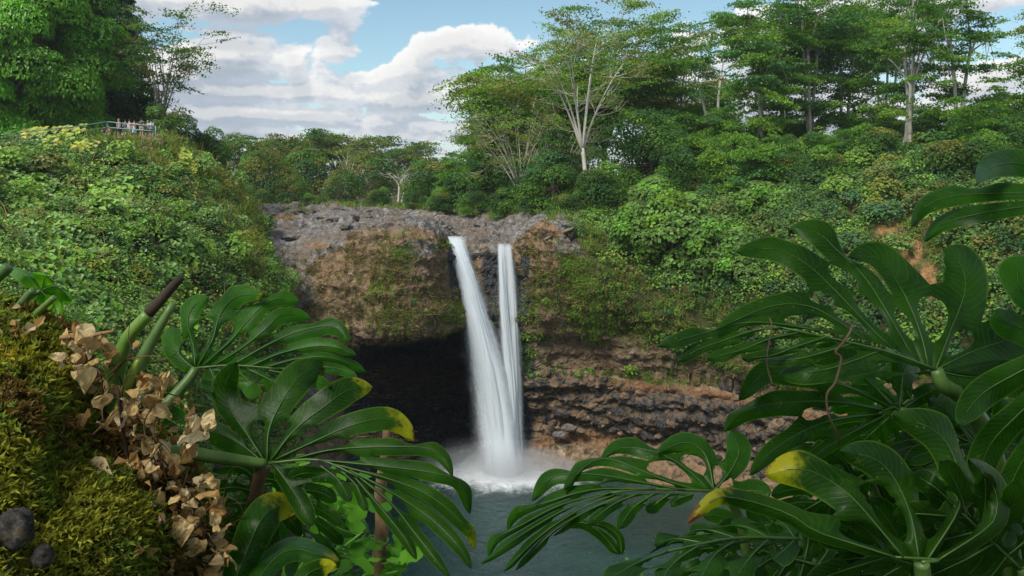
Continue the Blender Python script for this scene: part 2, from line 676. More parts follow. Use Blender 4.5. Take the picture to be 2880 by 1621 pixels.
# ------------------------------------------------------------------ the ground beyond, out to the horizon
gx = np.linspace(-1, 1, 90)
gx = np.sign(gx) * np.abs(gx) ** 2.5 * 2500
gy = 114 + np.linspace(0, 1, 90) ** 2.6 * 3500
XX, YY = np.meshgrid(gx, gy)
ch = np.clip((np.abs(XX - (-30 - (YY - 114) * .18)) - 16) / 14, 0, 1)
ZZ = -6.5 + np.clip((YY - 120) / 60, 0, 1.2) * 2.2 + np.clip((YY - 122) / 30, 0, 1) * ch * (2.0 + np.clip((XX - 5) / 40, 0, 1) * 4) + .6 * fbm(np.stack((XX * .05, YY * .05, XX * 0), -1), 3)
ZZ = np.where(YY > 400, np.minimum(ZZ, 1.0), ZZ)
G = np.stack((XX, YY, ZZ), -1)
me = mesh('ground', G.reshape(-1, 3), grid_faces(90, 90)[:, ::-1], None, {'a_red': np.zeros(8100)}, True)
obj('ground', me, M['earth'], label='dark overgrown ground under the forest above the falls', cat='ground', kind='structure')

# ------------------------------------------------------------------ cliff round the plunge pool, with the cave under the ledge
# rows: rim, brow, lower brow, foot of the brow, cave roof / recess, back wall, back foot, floor, waterline, under water
RIM = [(660, 640, 86), (740, 690, 85), (830, 720, 83), (920, 700, 82), (1020, 642, 81.5), (1120, 628, 81.5), (1205, 646, 83), (1262, 684, 86.5), (1310, 690, 88), (1380, 694, 88.5), (1440, 690, 88), (1480, 660, 86), (1530, 620, 84.5), (1600, 672, 83.5), (1660, 742, 83), (1740, 790, 82)]
BR1 = [(690, 760, 80), (770, 790, 80.5), (850, 800, 80.5), (930, 780, 80), (1025, 755, 79.5), (1120, 745, 79.5), (1205, 750, 81), (1255, 762, 85), (1310, 765, 87.5), (1380, 765, 88), (1435, 762, 87), (1480, 752, 85.5), (1540, 745, 83.8), (1605, 770, 83), (1670, 810, 82.5), (1750, 850, 81.5)]
BR2 = [(720, 900, 75), (800, 900, 77), (870, 900, 78.5), (940, 880, 78.8), (1030, 865, 78.5), (1120, 855, 78.5), (1205, 845, 80), (1262, 840, 84.5), (1315, 838, 87), (1385, 838, 87.6), (1440, 836, 86.5), (1485, 838, 85), (1545, 840, 83.8), (1610, 860, 83.2), (1680, 890, 82.8), (1760, 920, 82)]
BR3 = [(740, 1040, 71), (815, 1040, 74), (890, 1000, 77.5), (960, 962, 79), (1040, 948, 79), (1130, 944, 79), (1215, 925, 80.5), (1275, 905, 84), (1325, 900, 86.5), (1388, 900, 87), (1440, 900, 86.2), (1490, 920, 85.2), (1550, 925, 85), (1620, 935, 84.6), (1690, 945, 84), (1770, 960, 83)]
CAV = [(755, 1120, 69), (830, 1130, 72), (905, 1060, 77.5), (985, 975, 84), (1060, 962, 90), (1140, 955, 92), (1220, 940, 93), (1285, 925, 94), (1335, 925, 95), (1395, 930, 94), (1445, 935, 90), (1495, 945, 87.5), (1555, 955, 88), (1625, 965, 87.8), (1700, 975, 87.2), (1780, 990, 86)]
BAK = [(770, 1200, 67.5), (845, 1200, 71), (920, 1120, 77.5), (1010, 1000, 92), (1080, 995, 104), (1150, 990, 108), (1225, 985, 109), (1290, 985, 109), (1340, 985, 107), (1400, 1000, 100), (1450, 1030, 91), (1500, 1034, 88.5), (1560, 1036, 88.8), (1630, 1036, 88.6), (1705, 1042, 88), (1790, 1056, 86.8)]
BK2 = [(790, 1290, 66.5), (862, 1280, 70), (935, 1180, 77), (1030, 1080, 92), (1095, 1080, 104), (1160, 1075, 107), (1230, 1075, 108), (1295, 1075, 107), (1345, 1080, 104), (1405, 1090, 97), (1455, 1075, 88.5), (1505, 1058, 86), (1565, 1060, 86), (1635, 1066, 85.6), (1710, 1078, 85), (1800, 1094, 84)]
FL1 = [(810, 1380, 66), (880, 1360, 69.5), (950, 1260, 76.5), (1045, 1170, 91), (1105, 1165, 99), (1170, 1160, 102), (1240, 1160, 103), (1305, 1160, 102), (1352, 1160, 99), (1410, 1170, 93), (1460, 1150, 88), (1508, 1130, 86.4), (1568, 1135, 86.4), (1640, 1140, 86), (1715, 1150, 85.4), (1805, 1166, 84.4)]
FL2 = [(840, 1470, 65.5), (900, 1440, 69), (965, 1330, 76), (1055, 1240, 89), (1110, 1235, 93), (1180, 1232, 94.5), (1250, 1230, 95), (1310, 1230, 95), (1360, 1232, 94), (1415, 1230, 91), (1462, 1212, 88.4), (1510, 1205, 87.4), (1570, 1210, 87.4), (1642, 1216, 87), (1718, 1226, 86.4), (1808, 1240, 85.4)]


def waterline(d, dz=0.0):
    return HY + (-(POOL + dz)) * F / d


WL = [(870, waterline(65), 65), (915, waterline(68.5), 68.5), (975, waterline(75.5), 75.5), (1065, waterline(87.5), 87.5), (1120, waterline(89), 89), (1190, waterline(90), 90), (1255, waterline(90.5), 90.5), (1315, waterline(90.5), 90.5), (1365, waterline(90), 90), (1420, waterline(88), 88), (1470, waterline(86), 86), (1520, waterline(85), 85), (1580, waterline(84.6), 84.6), (1650, waterline(84), 84), (1725, waterline(83), 83), (1815, waterline(81.5), 81.5)]
UW = [(p, waterline(d - 3, -4), d - 3) for (p, _, d) in WL]
rows = np.array([RIM, BR1, BR2, BR3, CAV, BAK, BK2, FL1, FL2, WL, UW])
rows[4, 11:, 2] -= 1.4
rows[5, 11:, 2] -= 1.8
rows[:, -1, 2] += 2.5
NV, NU = 420, 460
Gc = loft(rows, NV, NU)
Nc = grid_normals(Gc)
if (Nc[60, 230, 1] > 0):
    Nc = -Nc
rr = np.linspace(0, 10, NV)[:, None] * np.ones((1, NU))
px, py = pix(Gc)
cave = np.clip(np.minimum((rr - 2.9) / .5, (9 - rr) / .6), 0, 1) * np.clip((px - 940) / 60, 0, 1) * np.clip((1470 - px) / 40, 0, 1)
big = fbm(Gc * np.array((.22, .22, .3)), 4, seed=3)
rid = fbm(Gc * np.array((.75, .75, .9)), 5, gain=.58, seed=9, ridged=True)
strat = np.abs(((Gc[..., 2] * .55 + .9 * big + .05 * Gc[..., 0]) % 1.0) - .5) * 2
fine = fbm(Gc * 3.1, 3, seed=21)
lowr = np.clip((px - 1450) / 60, 0, 1) * np.clip((rr - 5.2) / .6, 0, 1)
amp = .55 + .35 * lowr
Gd = Gc + Nc * (big * 1.0 + rid * .55 * amp + (strat - .5) * (.30 + .35 * lowr * np.clip((8 - rr), 0, 1)) + lowr * .5 * fbm(Gc * np.array((.5, .5, 1.3)), 4, seed=44, ridged=True) + fine * .22)[..., None]
behind = zone(px, py, [(1425, 780, 34, 90), (1435, 860, 34, 60), (1300, 760, 40, 70), (1330, 860, 40, 60)]) * np.clip(3.2 - rr, 0, 1)
Gd[..., 1] += behind * 1.3
edge_lift = np.exp(-((rr - 3) / .12) ** 2) * np.clip((px - 940) / 50, 0, 1) * np.clip((1450 - px) / 50, 0, 1)
Gd[..., 2] -= edge_lift * (.35 + .5 * np.abs(fbm(Gc * np.array((.9, .3, 0)), 3, seed=40)))
px2, py2 = pix(Gd)
a_grey = zone(px2, py2, [(760, 650, 90, 60), (900, 660, 80, 40), (690, 700, 60, 90), (830, 720, 60, 50), (850, 820, 40, 60), (800, 900, 60, 120), (1180, 700, 60, 25), (1620, 690, 60, 40), (1080, 600, 200, 50), (870, 1100, 60, 90), (900, 1400, 80, 130), (850, 1500, 80, 90)]) + .9 * np.clip((.22 - rr) / .15, 0, 1) * np.clip((980 - px2) / 60, 0, 1)
a_dark = cave * 1.0  # whole cave interior painted dark, its shade put into the colour
a_dark = np.maximum(a_dark, zone(px2, py2, [(1385, 760, 34, 75), (1390, 860, 26, 70), (1283, 780, 22, 70), (1470, 830, 22, 110), (1478, 740, 14, 60), (1272, 740, 14, 60), (1440, 1000, 60, 90), (1465, 1180, 40, 110), (1480, 1060, 30, 80)]) * 1.0)
a_dark = np.maximum(a_dark, np.where(rr > 4.8, 1, 0) * zone(px2, py2, [(1550, 1110, 110, 26), (1660, 1130, 90, 26), (1760, 1160, 90, 22), (1560, 1170, 90, 22), (1680, 1200, 80, 20), (1640, 1020, 40, 30), (1540, 960, 60, 22), (1720, 1000, 50, 26)]) * .5)
a_dark = np.maximum(a_dark, lowr * .46 * np.clip((8.2 - rr) / .6, 0, 1))
a_red = np.where(rr > 4.6, 1, 0) * zone(px2, py2, [(1500, 1062, 60, 9), (1580, 1064, 90, 10), (1700, 1072, 120, 13), (1820, 1100, 100, 20), (1560, 1085, 70, 7), (1620, 1230, 170, 26), (1740, 1250, 120, 40), (1520, 1250, 50, 26), (1800, 1200, 60, 40)]) * .6
a_moss = zone(px2, py2, [(1130, 720, 60, 50), (1080, 800, 60, 60), (1120, 880, 90, 40), (1090, 930, 60, 20), (1250, 690, 30, 12), (1290, 860, 30, 40), (1260, 900, 50, 26), (1500, 860, 30, 60), (1400, 880, 20, 30), (1640, 790, 70, 60), (1560, 860, 60, 40), (1700, 850, 70, 60), (1520, 790, 40, 60), (1600, 730, 50, 30), (760, 860, 60, 60), (820, 800, 26, 40)]) * .62 * (1 - np.clip(rr - 3.2, 0, 1))
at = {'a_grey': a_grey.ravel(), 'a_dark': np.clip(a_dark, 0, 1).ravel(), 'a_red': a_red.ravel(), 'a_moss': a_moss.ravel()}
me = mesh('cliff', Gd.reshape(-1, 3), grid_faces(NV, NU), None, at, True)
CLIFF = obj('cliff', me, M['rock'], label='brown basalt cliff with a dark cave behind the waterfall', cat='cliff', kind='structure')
Ncd = grid_normals(Gd)
if Ncd[60, 230, 1] > 0:
    Ncd = -Ncd

# ------------------------------------------------------------------ scoured river bed above the falls
RB = np.array([
    [(560, 640, 88), (760, 690, 86), (920, 702, 83), (1020, 668, 82), (1120, 655, 82), (1210, 666, 83.5), (1290, 692, 88), (1440, 694, 88), (1530, 658, 85), (1610, 694, 84), (1690, 760, 83.5)],
    [(600, 600, 95), (760, 640, 92), (900, 650, 89), (1000, 640, 87), (1110, 632, 87), (1210, 640, 88), (1300, 676, 92), (1430, 680, 92), (1530, 644, 89), (1610, 640, 88), (1700, 700, 88)],
    [(620, 585, 104), (760, 612, 102), (890, 622, 99), (1000, 618, 97), (1110, 622, 95), (1210, 626, 95), (1310, 655, 98), (1420, 655, 98), (1530, 620, 95), (1610, 615, 93), (1700, 640, 94)],
    [(650, 578, 116), (760, 595, 116), (880, 604, 114), (990, 602, 112), (1110, 608, 110), (1210, 610, 108), (1310, 626, 108), (1420, 622, 108), (1530, 606, 104), (1620, 598, 103), (1720, 590, 104)],
    [(670, 570, 135), (770, 584, 135), (880, 590, 133), (990, 590, 131), (1110, 600, 126), (1210, 602, 122), (1310, 604, 120), (1420, 600, 119), (1530, 590, 118), (1630, 580, 118), (1740, 560, 118)],
    [(700, 566, 165), (790, 575, 165), (880, 578, 165), (980, 580, 160), (1100, 588, 150), (1210, 592, 142), (1310, 594, 138), (1420, 590, 134), (1530, 580, 134), (1640, 570, 134), (1760, 545, 134)]])
RB = np.concatenate((RB[:1] + np.array((0, 70, 2.5)), RB))
Gr = loft(RB, 200, 330)
Nr = grid_normals(Gr)
if Nr[100, 150, 2] < 0:
    Nr = -Nr
vv = np.linspace(0, 1, 200)[:, None] * np.ones((1, 330))
lump = fbm(Gr * np.array((.13, .10, 0)), 5, seed=14, ridged=True)
step = np.round((lump * 1.4 + .3 * fbm(Gr * np.array((.3, .2, 0)), 2, seed=17)) * 2.2) / 2.2
lump = .55 * lump + .45 * step
lmp2 = fbm(Gr * np.array((.7, .4, 0)), 4, seed=15, ridged=True)
prx, pry = pix(Gr)
chan = zone(prx, pry, [(1290, 690, 40, 26), (1300, 655, 40, 24), (1430, 690, 26, 20), (1420, 660, 30, 16), (1340, 630, 60, 14), (1250, 612, 70, 8)])
keep = np.clip((vv - .17) / .06, 0, 1)
Gr = Gr + np.array((0, 0, 1.)) * ((lump * 1.0 * (1 - .7 * chan) + lmp2 * .6 + .25 * fbm(Gr * np.array((2.2, 1.2, 0)), 3, seed=16, ridged=True)) * keep - chan * .6 - .35)[..., None]
prx, pry = pix(Gr)
ag = np.full(prx.shape, 1.0) - zone(prx, pry, [(1530, 650, 60, 22), (1060, 660, 90, 16), (900, 690, 60, 16), (800, 610, 60, 14), (1160, 655, 60, 10)]) * .8
am = zone(prx, pry, [(1050, 575, 60, 10), (950, 585, 40, 8), (1400, 600, 80, 9), (1090, 560, 60, 8), (1300, 600, 50, 5)]) * .7
me = mesh('riverbed', Gr.reshape(-1, 3), grid_faces(200, 330), None, {'a_grey': ag.ravel(), 'a_dark': np.zeros(ag.size), 'a_red': np.zeros(ag.size), 'a_moss': am.ravel()}, True)
RIVERBED = obj('riverbed', me, M['rock'], label='grey water-worn lava riverbed above the falls', cat='riverbed', kind='structure')
Nrd = grid_normals(Gr)
if Nrd[100, 150, 2] < 0:
    Nrd = -Nrd

# ------------------------------------------------------------------ hillside (facing the pool, with the railing on its brow)
LH = np.array([
    [(-400, 420, 62), (-150, 420, 70), (0, 412, 76), (200, 396, 82), (400, 386, 88), (520, 412, 92), (620, 470, 97), (690, 560, 98), (735, 640, 94)],
    [(-400, 440, 50), (-150, 430, 57), (0, 422, 64), (200, 404, 71), (400, 395, 77), (520, 430, 83), (615, 500, 88), (690, 590, 89), (740, 670, 87)],
    [(-400, 560, 40), (-150, 550, 45), (0, 540, 51), (200, 530, 58), (400, 530, 65), (540, 560, 72), (640, 610, 78), (705, 670, 82), (750, 720, 83)],
    [(-400, 720, 32), (-150, 710, 36), (0, 700, 40), (200, 700, 46), (400, 700, 54), (560, 720, 62), (670, 740, 70), (730, 770, 76), (765, 790, 79)],
    [(-400, 950, 24), (-150, 940, 27), (0, 930, 31), (200, 920, 37), (400, 910, 45), (570, 910, 54), (690, 910, 63), (750, 920, 70), (785, 930, 75)],
    [(-400, 1250, 18), (-150, 1230, 21), (0, 1220, 25), (200, 1200, 30), (400, 1180, 38), (580, 1160, 47), (710, 1140, 57), (780, 1130, 65), (820, 1120, 72)],
    [(-400, 1700, 14), (-150, 1690, 17), (0, 1680, 20), (200, 1660, 25), (400, 1620, 32), (600, 1560, 42), (740, 1500, 53), (820, 1440, 62), (880, 1400, 69)],
    [(-400, 2600, 11), (-150, 2600, 14), (0, 2600, 18), (200, 2500, 23), (400, 2300, 30), (610, 2000, 42), (760, 1850, 52), (860, 1720, 60), (930, 1620, 66)]])
Gl = loft(LH, 130, 130)
Nl = grid_normals(Gl)
if Nl[50, 50, 2] < 0:
    Nl = -Nl
Gl = Gl + Nl * (fbm(Gl * .13, 4, seed=31) * 2.2)[..., None] * np.clip(np.linspace(0, 1, 130)[:, None, None] * 5 - .9, .02, 1)
me = mesh('hillside', Gl.reshape(-1, 3), grid_faces(130, 130), None, {'a_red': np.zeros(130 * 130)}, True)
obj('hillside', me, M['earth'], label='steep overgrown hillside below the railed lookout', cat='hillside', kind='structure')

# ------------------------------------------------------------------ slope on the other side
RS = np.array([
    [(1420, 600, 124), (1600, 585, 124), (1760, 520, 124), (1900, 440, 122), (2200, 425, 116), (2500, 415, 110), (2900, 400, 102), (3400, 380, 90)],
    [(1500, 620, 104), (1640, 610, 106), (1780, 540, 108), (1920, 470, 108), (2200, 450, 103), (2500, 440, 97), (2900, 430, 88), (3400, 410, 74)],
    [(1570, 650, 91), (1680, 640, 93), (1800, 600, 95), (1940, 570, 96), (2200, 545, 91), (2500, 530, 85), (2900, 510, 75), (3400, 480, 61)],
    [(1610, 690, 85), (1710, 700, 87), (1820, 690, 88), (1960, 690, 88), (2200, 675, 82), (2500, 660, 75), (2900, 630, 64), (3400, 600, 51)],
    [(1640, 740, 83), (1740, 780, 83.5), (1850, 810, 83), (1980, 820, 81), (2200, 840, 76), (2500, 840, 69), (2900, 830, 58), (3400, 820, 45)],
    [(1660, 790, 82.5), (1750, 860, 82.5), (1860, 910, 82), (1990, 930, 80), (2200, 970, 75), (2500, 990, 67), (2900, 1030, 55), (3400, 1080, 41)],
    [(1680, 830, 84), (1760, 900, 84), (1870, 950, 83.5), (2000, 975, 81.5), (2200, 1010, 77), (2500, 1050, 69), (2900, 1120, 57), (3400, 1200, 43)]])
Gs = loft(RS, 120, 160)
Ns = grid_normals(Gs)
if Ns[50, 80, 2] < 0:
    Ns = -Ns
Gs = Gs + Ns * (fbm(Gs * .12, 4, seed=37) * 2.0)[..., None]
sx, sy = pix(Gs)
me = mesh('slope', Gs.reshape(-1, 3), grid_faces(120, 160), None, {'a_red': zone(sx, sy, [(2505, 650, 40, 40), (2560, 705, 36, 44), (2620, 790, 36, 56), (2590, 625, 44, 20)]).ravel()}, True)
obj('slope', me, M['earth'], label='overgrown slope with a red earth scar above the cliff', cat='slope', kind='structure')

# rock wall under that slope, in courses, down to the water
RW = np.array([
    [(1690, 800, 88), (1800, 870, 87), (1950, 890, 85), (2100, 915, 82), (2300, 950, 77), (2600, 980, 69), (3000, 1030, 56)],
    [(1690, 930, 84), (1800, 945, 83.4), (1950, 965, 81.6), (2100, 1000, 78.5), (2300, 1040, 74), (2600, 1090, 66), (3000, 1180, 53)],
    [(1690, 975, 85.5), (1800, 990, 84), (1950, 1005, 82), (2100, 1040, 79), (2300, 1080, 74.5), (2600, 1130, 66.5), (3000, 1230, 53)],
    [(1690, 1042, 87), (1800, 1055, 85.5), (1950, 1070, 83.4), (2100, 1100, 80.5), (2300, 1140, 76), (2600, 1190, 68), (3000, 1300, 54)],
    [(1700, 1080, 84.8), (1810, 1095, 83.2), (1960, 1110, 81), (2110, 1140, 78), (2310, 1180, 73.5), (2610, 1240, 66), (3000, 1360, 52)],
    [(1705, 1160, 85), (1815, 1172, 83.4), (1965, 1190, 81.2), (2115, 1220, 78.2), (2320, 1270, 73.7), (2620, 1340, 66), (3000, 1480, 52)],
    [(1710, 1232, 86), (1820, 1246, 84.4), (1970, 1262, 82.2), (2120, 1300, 79), (2330, 1360, 74.4), (2630, 1450, 66), (3000, 1600, 52)],
    [(1720, waterline(83), 83), (1830, waterline(81.5), 81.5), (1975, waterline(79.5), 79.5), (2130, waterline(76.5), 76.5), (2340, waterline(72), 72), (2640, waterline(64), 64), (3000, waterline(50), 50)],
    [(1720, waterline(80, -4), 80), (1830, waterline(78, -4), 78), (1975, waterline(76, -4), 76), (2130, waterline(73, -4), 73), (2340, waterline(69, -4), 69), (2640, waterline(61, -4), 61), (3000, waterline(47, -4), 47)]])
RW[2, :, 2] -= .7
RW[3, :, 2] -= 1.2
RW[:, 0, 0] -= 60
RW[:, 0, 2] += 3.0
Gw = loft(RW, 170, 220)
Nw = grid_normals(Gw)
if Nw[50, 80, 1] > 0:
    Nw = -Nw
wr = np.linspace(0, 8, 170)[:, None] * np.ones((1, 220))
bw = fbm(Gw * np.array((.25, .25, .3)), 4, seed=53)
sw = np.abs(((Gw[..., 2] * .6 + .7 * bw) % 1.0) - .5) * 2
low_w = np.clip(wr - 3.2, 0, 1) * np.clip(6.8 - wr, 0, 1)
Gw = Gw + Nw * (bw * .8 + fbm(Gw * .8, 5, gain=.58, seed=55, ridged=True) * .4 + (sw - .5) * (.3 + .25 * low_w) + low_w * .5 * fbm(Gw * np.array((.5, .5, 1.3)), 4, seed=45, ridged=True) + fbm(Gw * 3, 3, seed=57) * .2)[..., None]
wx_, wy_ = pix(Gw)
at = {'a_grey': np.zeros(wx_.size), 'a_moss': (zone(wx_, wy_, [(1760, 930, 60, 25), (1860, 950, 70, 20), (1990, 980, 90, 25), (2200, 1010, 150, 30), (2500, 1050, 200, 30)]) * .75).ravel(),
      'a_red': (np.clip(1 - np.abs(wr - 3.9) / .5, 0, 1) * .8 + np.clip(wr - 5.7, 0, 1) * .42).ravel(),
      'a_dark': (low_w * .50 + zone(wx_, wy_, [(2000, 1010, 30, 24), (2060, 1040, 26, 30), (1900, 1020, 40, 26)]) * .5).ravel()}
me = mesh('rock_wall', Gw.reshape(-1, 3), grid_faces(170, 220), None, at, True)
WALL = obj('rock_wall', me, M['rock'], label='layered dark rock wall beside the pool under the slope', cat='cliff', kind='structure')
Nwd = grid_normals(Gw)
if Nwd[50, 80, 1] > 0:
    Nwd = -Nwd

# ------------------------------------------------------------------ water of the pool
FALL = np.array((P(1400, 1310, 84)[0], 84.0))     # where the main fall lands


def pool_mat():
    m, t, out = material('pool_water')
    geo = t.new('ShaderNodeNewGeometry')
    pos = geo.outputs['Position']
    x, y, z = t.sep(pos)
    wp = t.vm('ADD', pos, t.vm('SCALE', t.noise(pos, .35, 2, col=True), 1.5))
    w1 = t.noise(t.vm('MULTIPLY', wp, (1, 1.3, 1)), .9, 3, .6)
    w2 = t.noise(t.vm('MULTIPLY', wp, (1, 1.7, 1)), 3.2, 4, .65, .4)
    dxp = t.m('MULTIPLY', t.m('SUBTRACT', x, float(FALL[0]) + 1.2), .62)
    dyp = t.m('SUBTRACT', y, float(FALL[1]))
    r = t.m('SQRT', t.m('ADD', t.m('MULTIPLY', dxp, dxp), t.m('MULTIPLY', dyp, dyp)))
    turb = t.noise(t.vm('MULTIPLY', pos, (1, .55, 1)), .8, 6, .7, .6)
    foam = t.mr(t.m('ADD', t.m('DIVIDE', r, 5.6), t.m('MULTIPLY', t.m('SUBTRACT', turb, .5), 1.3)), .30, 1.15, .9, 0.0)
    fleck = t.m('MULTIPLY', t.mr(t.noise(t.vm('MULTIPLY', wp, (1, 2.2, 1)), 2.6, 5, .72), .62, .74), t.mr(r, 4, 30, .8, .28))
    deep = t.mix(t.mr(t.noise(pos, .09, 2), .4, .62), (.005, .028, .026), (.008, .042, .037))
    col = t.mix(t.m('MAXIMUM', foam, t.m('MULTIPLY', fleck, .45)), deep, (.78, .82, .84))
    h = t.m('ADD', t.m('MULTIPLY', w1, 1.0), t.m('MULTIPLY', w2, .35))
    principled(t, out, col, t.mr(foam, 0, 1, .10, .8, False), .26, t.bump(h, 1.0, .45))
    return m


M['pool'] = pool_mat()
pxs, pys = np.meshgrid(np.linspace(-55, 75, 90), np.linspace(20, 112, 70))
me = mesh('pool', np.stack((pxs, pys, np.full(pxs.shape, POOL)), -1).reshape(-1, 3), grid_faces(70, 90)[:, ::-1], None, None, True)
obj('pool', me, M['pool'], label='dark teal plunge pool under the falls', cat='pool', kind='structure')

# ------------------------------------------------------------------ the falls
def fall_mat(name, seed, dens, col=(.70, .755, .79)):
    m, t, out = material(name)
    u, v = t.attr('u', 'Fac'), t.attr('v', 'Fac')
    vec = t.xyz(t.m('MULTIPLY', u, 1.0), t.m('MULTIPLY', v, 1.0), seed * 3.7)
    n1 = t.noise(t.vm('MULTIPLY', vec, (9, .16, 1)), 1.0, 4, .6, .3)
    n2 = t.noise(t.vm('MULTIPLY', vec, (34, .3, 1)), 1.0, 3, .6)
    n3 = t.noise(t.vm('MULTIPLY', vec, (4, .09, 1)), 1.0, 2, .5)
    e = t.m('MULTIPLY', t.m('MULTIPLY', u, t.m('SUBTRACT', 1.0, u)), 4.0)      # 0 at both edges
    e = t.m('ADD', e, t.m('MULTIPLY', t.m('SUBTRACT', t.noise(t.vm('MULTIPLY', vec, (6, .55, 1)), 1.0, 4, .65), .5), t.m('MULTIPLY', t.m('SUBTRACT', 1.0, e), 1.1)))
    k = t.m('ADD', t.m('MULTIPLY', n1, .55), t.m('ADD', t.m('MULTIPLY', n2, .3), t.m('MULTIPLY', n3, .35)))
    a = t.m('MULTIPLY', t.mr(e, 0.0, .75), t.mr(t.m('ADD', k, t.m('MULTIPLY', e, .34)), .40, .84))
    a = t.m('MULTIPLY', a, t.attr('fade', 'Fac'))
    a = t.m('MULTIPLY', a, dens, clamp=True)
    d = t.new('ShaderNodeBsdfDiffuse')
    d.inputs[0].default_value = (*col, 1)
    tr = t.new('ShaderNodeBsdfTranslucent')
    tr.inputs[0].default_value = (*col, 1)
    mx = t.new('ShaderNodeMixShader')
    mx.inputs[0].default_value = .4
    t.l.new(d.outputs[0], mx.inputs[1])
    t.l.new(tr.outputs[0], mx.inputs[2])
    tp = t.new('ShaderNodeBsdfTransparent')
    m2 = t.new('ShaderNodeMixShader')
    t.l.new(a, m2.inputs[0])
    t.l.new(tp.outputs[0], m2.inputs[1])
    t.l.new(mx.outputs[0], m2.inputs[2])
    t.l.new(m2.outputs[0], out.inputs['Surface'])
    return m


def fall_sheet(edges, d0, d1, bulge, grow, seed, off, nv=90, nu=22, lip=3):
    e = np.array(edges, float)
    ys = np.linspace(e[0, 0], e[-1, 0], nv)
    L = np.interp(ys, e[:, 0], e[:, 1])
    R = np.interp(ys, e[:, 0], e[:, 2])
    # smooth the traced edges
    ker = np.ones(9) / 9
    L = np.convolve(np.pad(L, 4, 'edge'), ker, 'valid')
    R = np.convolve(np.pad(R, 4, 'edge'), ker, 'valid')
    t = np.linspace(0, 1, nv)
    mid, hw = (L + R) / 2, (R - L) / 2 * grow
    dep = d0 + (d1 - d0) * np.sqrt(np.clip(t * 1.0, 0, 1)) + off * np.clip(t * 4, 0.1, 1)
    u = np.linspace(0, 1, nu)
    pxx = mid[:, None] + (u * 2 - 1)[None] * hw[:, None]
    dd = dep[:, None] - bulge * (1 - (u * 2 - 1) ** 2)[None] * np.clip(t * 3, .1, 1)[:, None]
    G = PA(np.stack((pxx, np.repeat(ys[:, None], nu, 1), dd), -1))
    wob = fbm(np.stack((u[None] * 5 + 0 * t[:, None], t[:, None] * 3 + 0 * u[None], np.full((nv, nu), seed * 1.0)), -1), 3, seed=seed)
    G[..., 1] += wob * .35 * np.clip(t * 4, 0, 1)[:, None]
    v = np.cumsum(np.concatenate(([0], np.linalg.norm(np.diff(G[:, nu // 2], axis=0), axis=1))))
    fade = np.clip(t / .02, 0, 1)[:, None] * np.ones((1, nu))
    return mesh('sheet', G.reshape(-1, 3), grid_faces(nv, nu), None, {'u': np.tile(u, nv), 'v': np.repeat(v, nu), 'fade': fade.ravel()}, True)


MAIN = [(664, 1232, 1292), (680, 1246, 1302), (700, 1260, 1310), (750, 1279, 1326), (800, 1290, 1345), (850, 1298, 1361), (900, 1306, 1378), (1000, 1321, 1410), (1080, 1335, 1434), (1200, 1350, 1456), (1290, 1362, 1468), (1345, 1362, 1476)]
SIDE = [(684, 1399, 1436), (700, 1400, 1438), (740, 1401, 1446), (780, 1401, 1452), (850, 1403, 1459), (1000, 1410, 1467), (1100, 1418, 1471), (1200, 1428, 1472), (1300, 1436, 1474), (1340, 1436, 1476)]
wf = thing('waterfall', P(1410, 1330, 84.5), 'broad white waterfall leaping from the ledge past the cave mouth', 'waterfall')
INV = lambda o: None


def child(name, me, mat, parent, **kw):
    o = obj(name, me, mat, parent, **kw)
    o.matrix_parent_inverse.identity()
    o.location = [-x for x in parent.location]
    return o


for k, (g, off, dens, bulge) in enumerate([(1.14, 0, 1.15, .9), (1.24, .5, .85, .9), (.98, -.35, .95, .8), (1.4, .9, .42, .8), (.68, -.6, .9, .6), (1.65, 1.2, .22, .8)]):
    child('water_sheet', fall_sheet(MAIN, 88.2, 84.2, bulge, g, 3 + k, off), fall_mat('falling_water', k + 1, dens), wf)
wf2 = thing('waterfall', P(1455, 1330, 85.5), 'narrow veil of white water falling beside the broad fall', 'waterfall')
STR1 = [(684, 1399, 1418), (740, 1400, 1420), (850, 1404, 1430), (1000, 1414, 1446), (1150, 1426, 1458), (1340, 1438, 1470)]
STR2 = [(684, 1422, 1437), (740, 1425, 1443), (790, 1428, 1450), (900, 1432, 1456), (1340, 1440, 1474)]
for k, (E, g, off, dens) in enumerate([(SIDE, 1.05, .3, .62), (SIDE, 1.25, .7, .34), (STR1, 1.1, 0, .85), (STR2, 1.15, .1, .62), (STR1, .6, -.2, .6)]):
    child('water_sheet', fall_sheet(E, 86.9, 84.6, .4, g, 23 + k, off), fall_mat('falling_water', 11 + k, dens), wf2)

# spray where the water lands: nested puffs of fine droplets
def mist_mat(den):
    m, t, out = material('spray')
    v = t.new('ShaderNodeVolumePrincipled')
    v.inputs['Color'].default_value = (.95, .97, 1, 1)
    v.inputs['Density'].default_value = den
    v.inputs['Anisotropy'].default_value = .2
    t.l.new(v.outputs[0], out.inputs['Volume'])
    return m


def ellipsoid(nv=14, nu=20, bump=0.0, seed=0):
    th = np.linspace(0.0, np.pi, nv)
    ph = np.linspace(0, 2 * np.pi, nu, endpoint=False)
    S = np.stack((np.sin(th)[:, None] * np.cos(ph)[None], np.sin(th)[:, None] * np.sin(ph)[None], np.cos(th)[:, None] * np.ones((1, nu))), -1)
    if bump:
        S = S * (1 + bump * fbm(S * 1.7 + seed, 3, seed=seed))[..., None]
    i = np.arange(nv * nu).reshape(nv, nu)
    j = np.roll(i, -1, 1)
    Q = np.stack((i[:-1], i[1:], j[1:], j[:-1]), -1).reshape(-1, 4)
    return S.reshape(-1, 3), Q


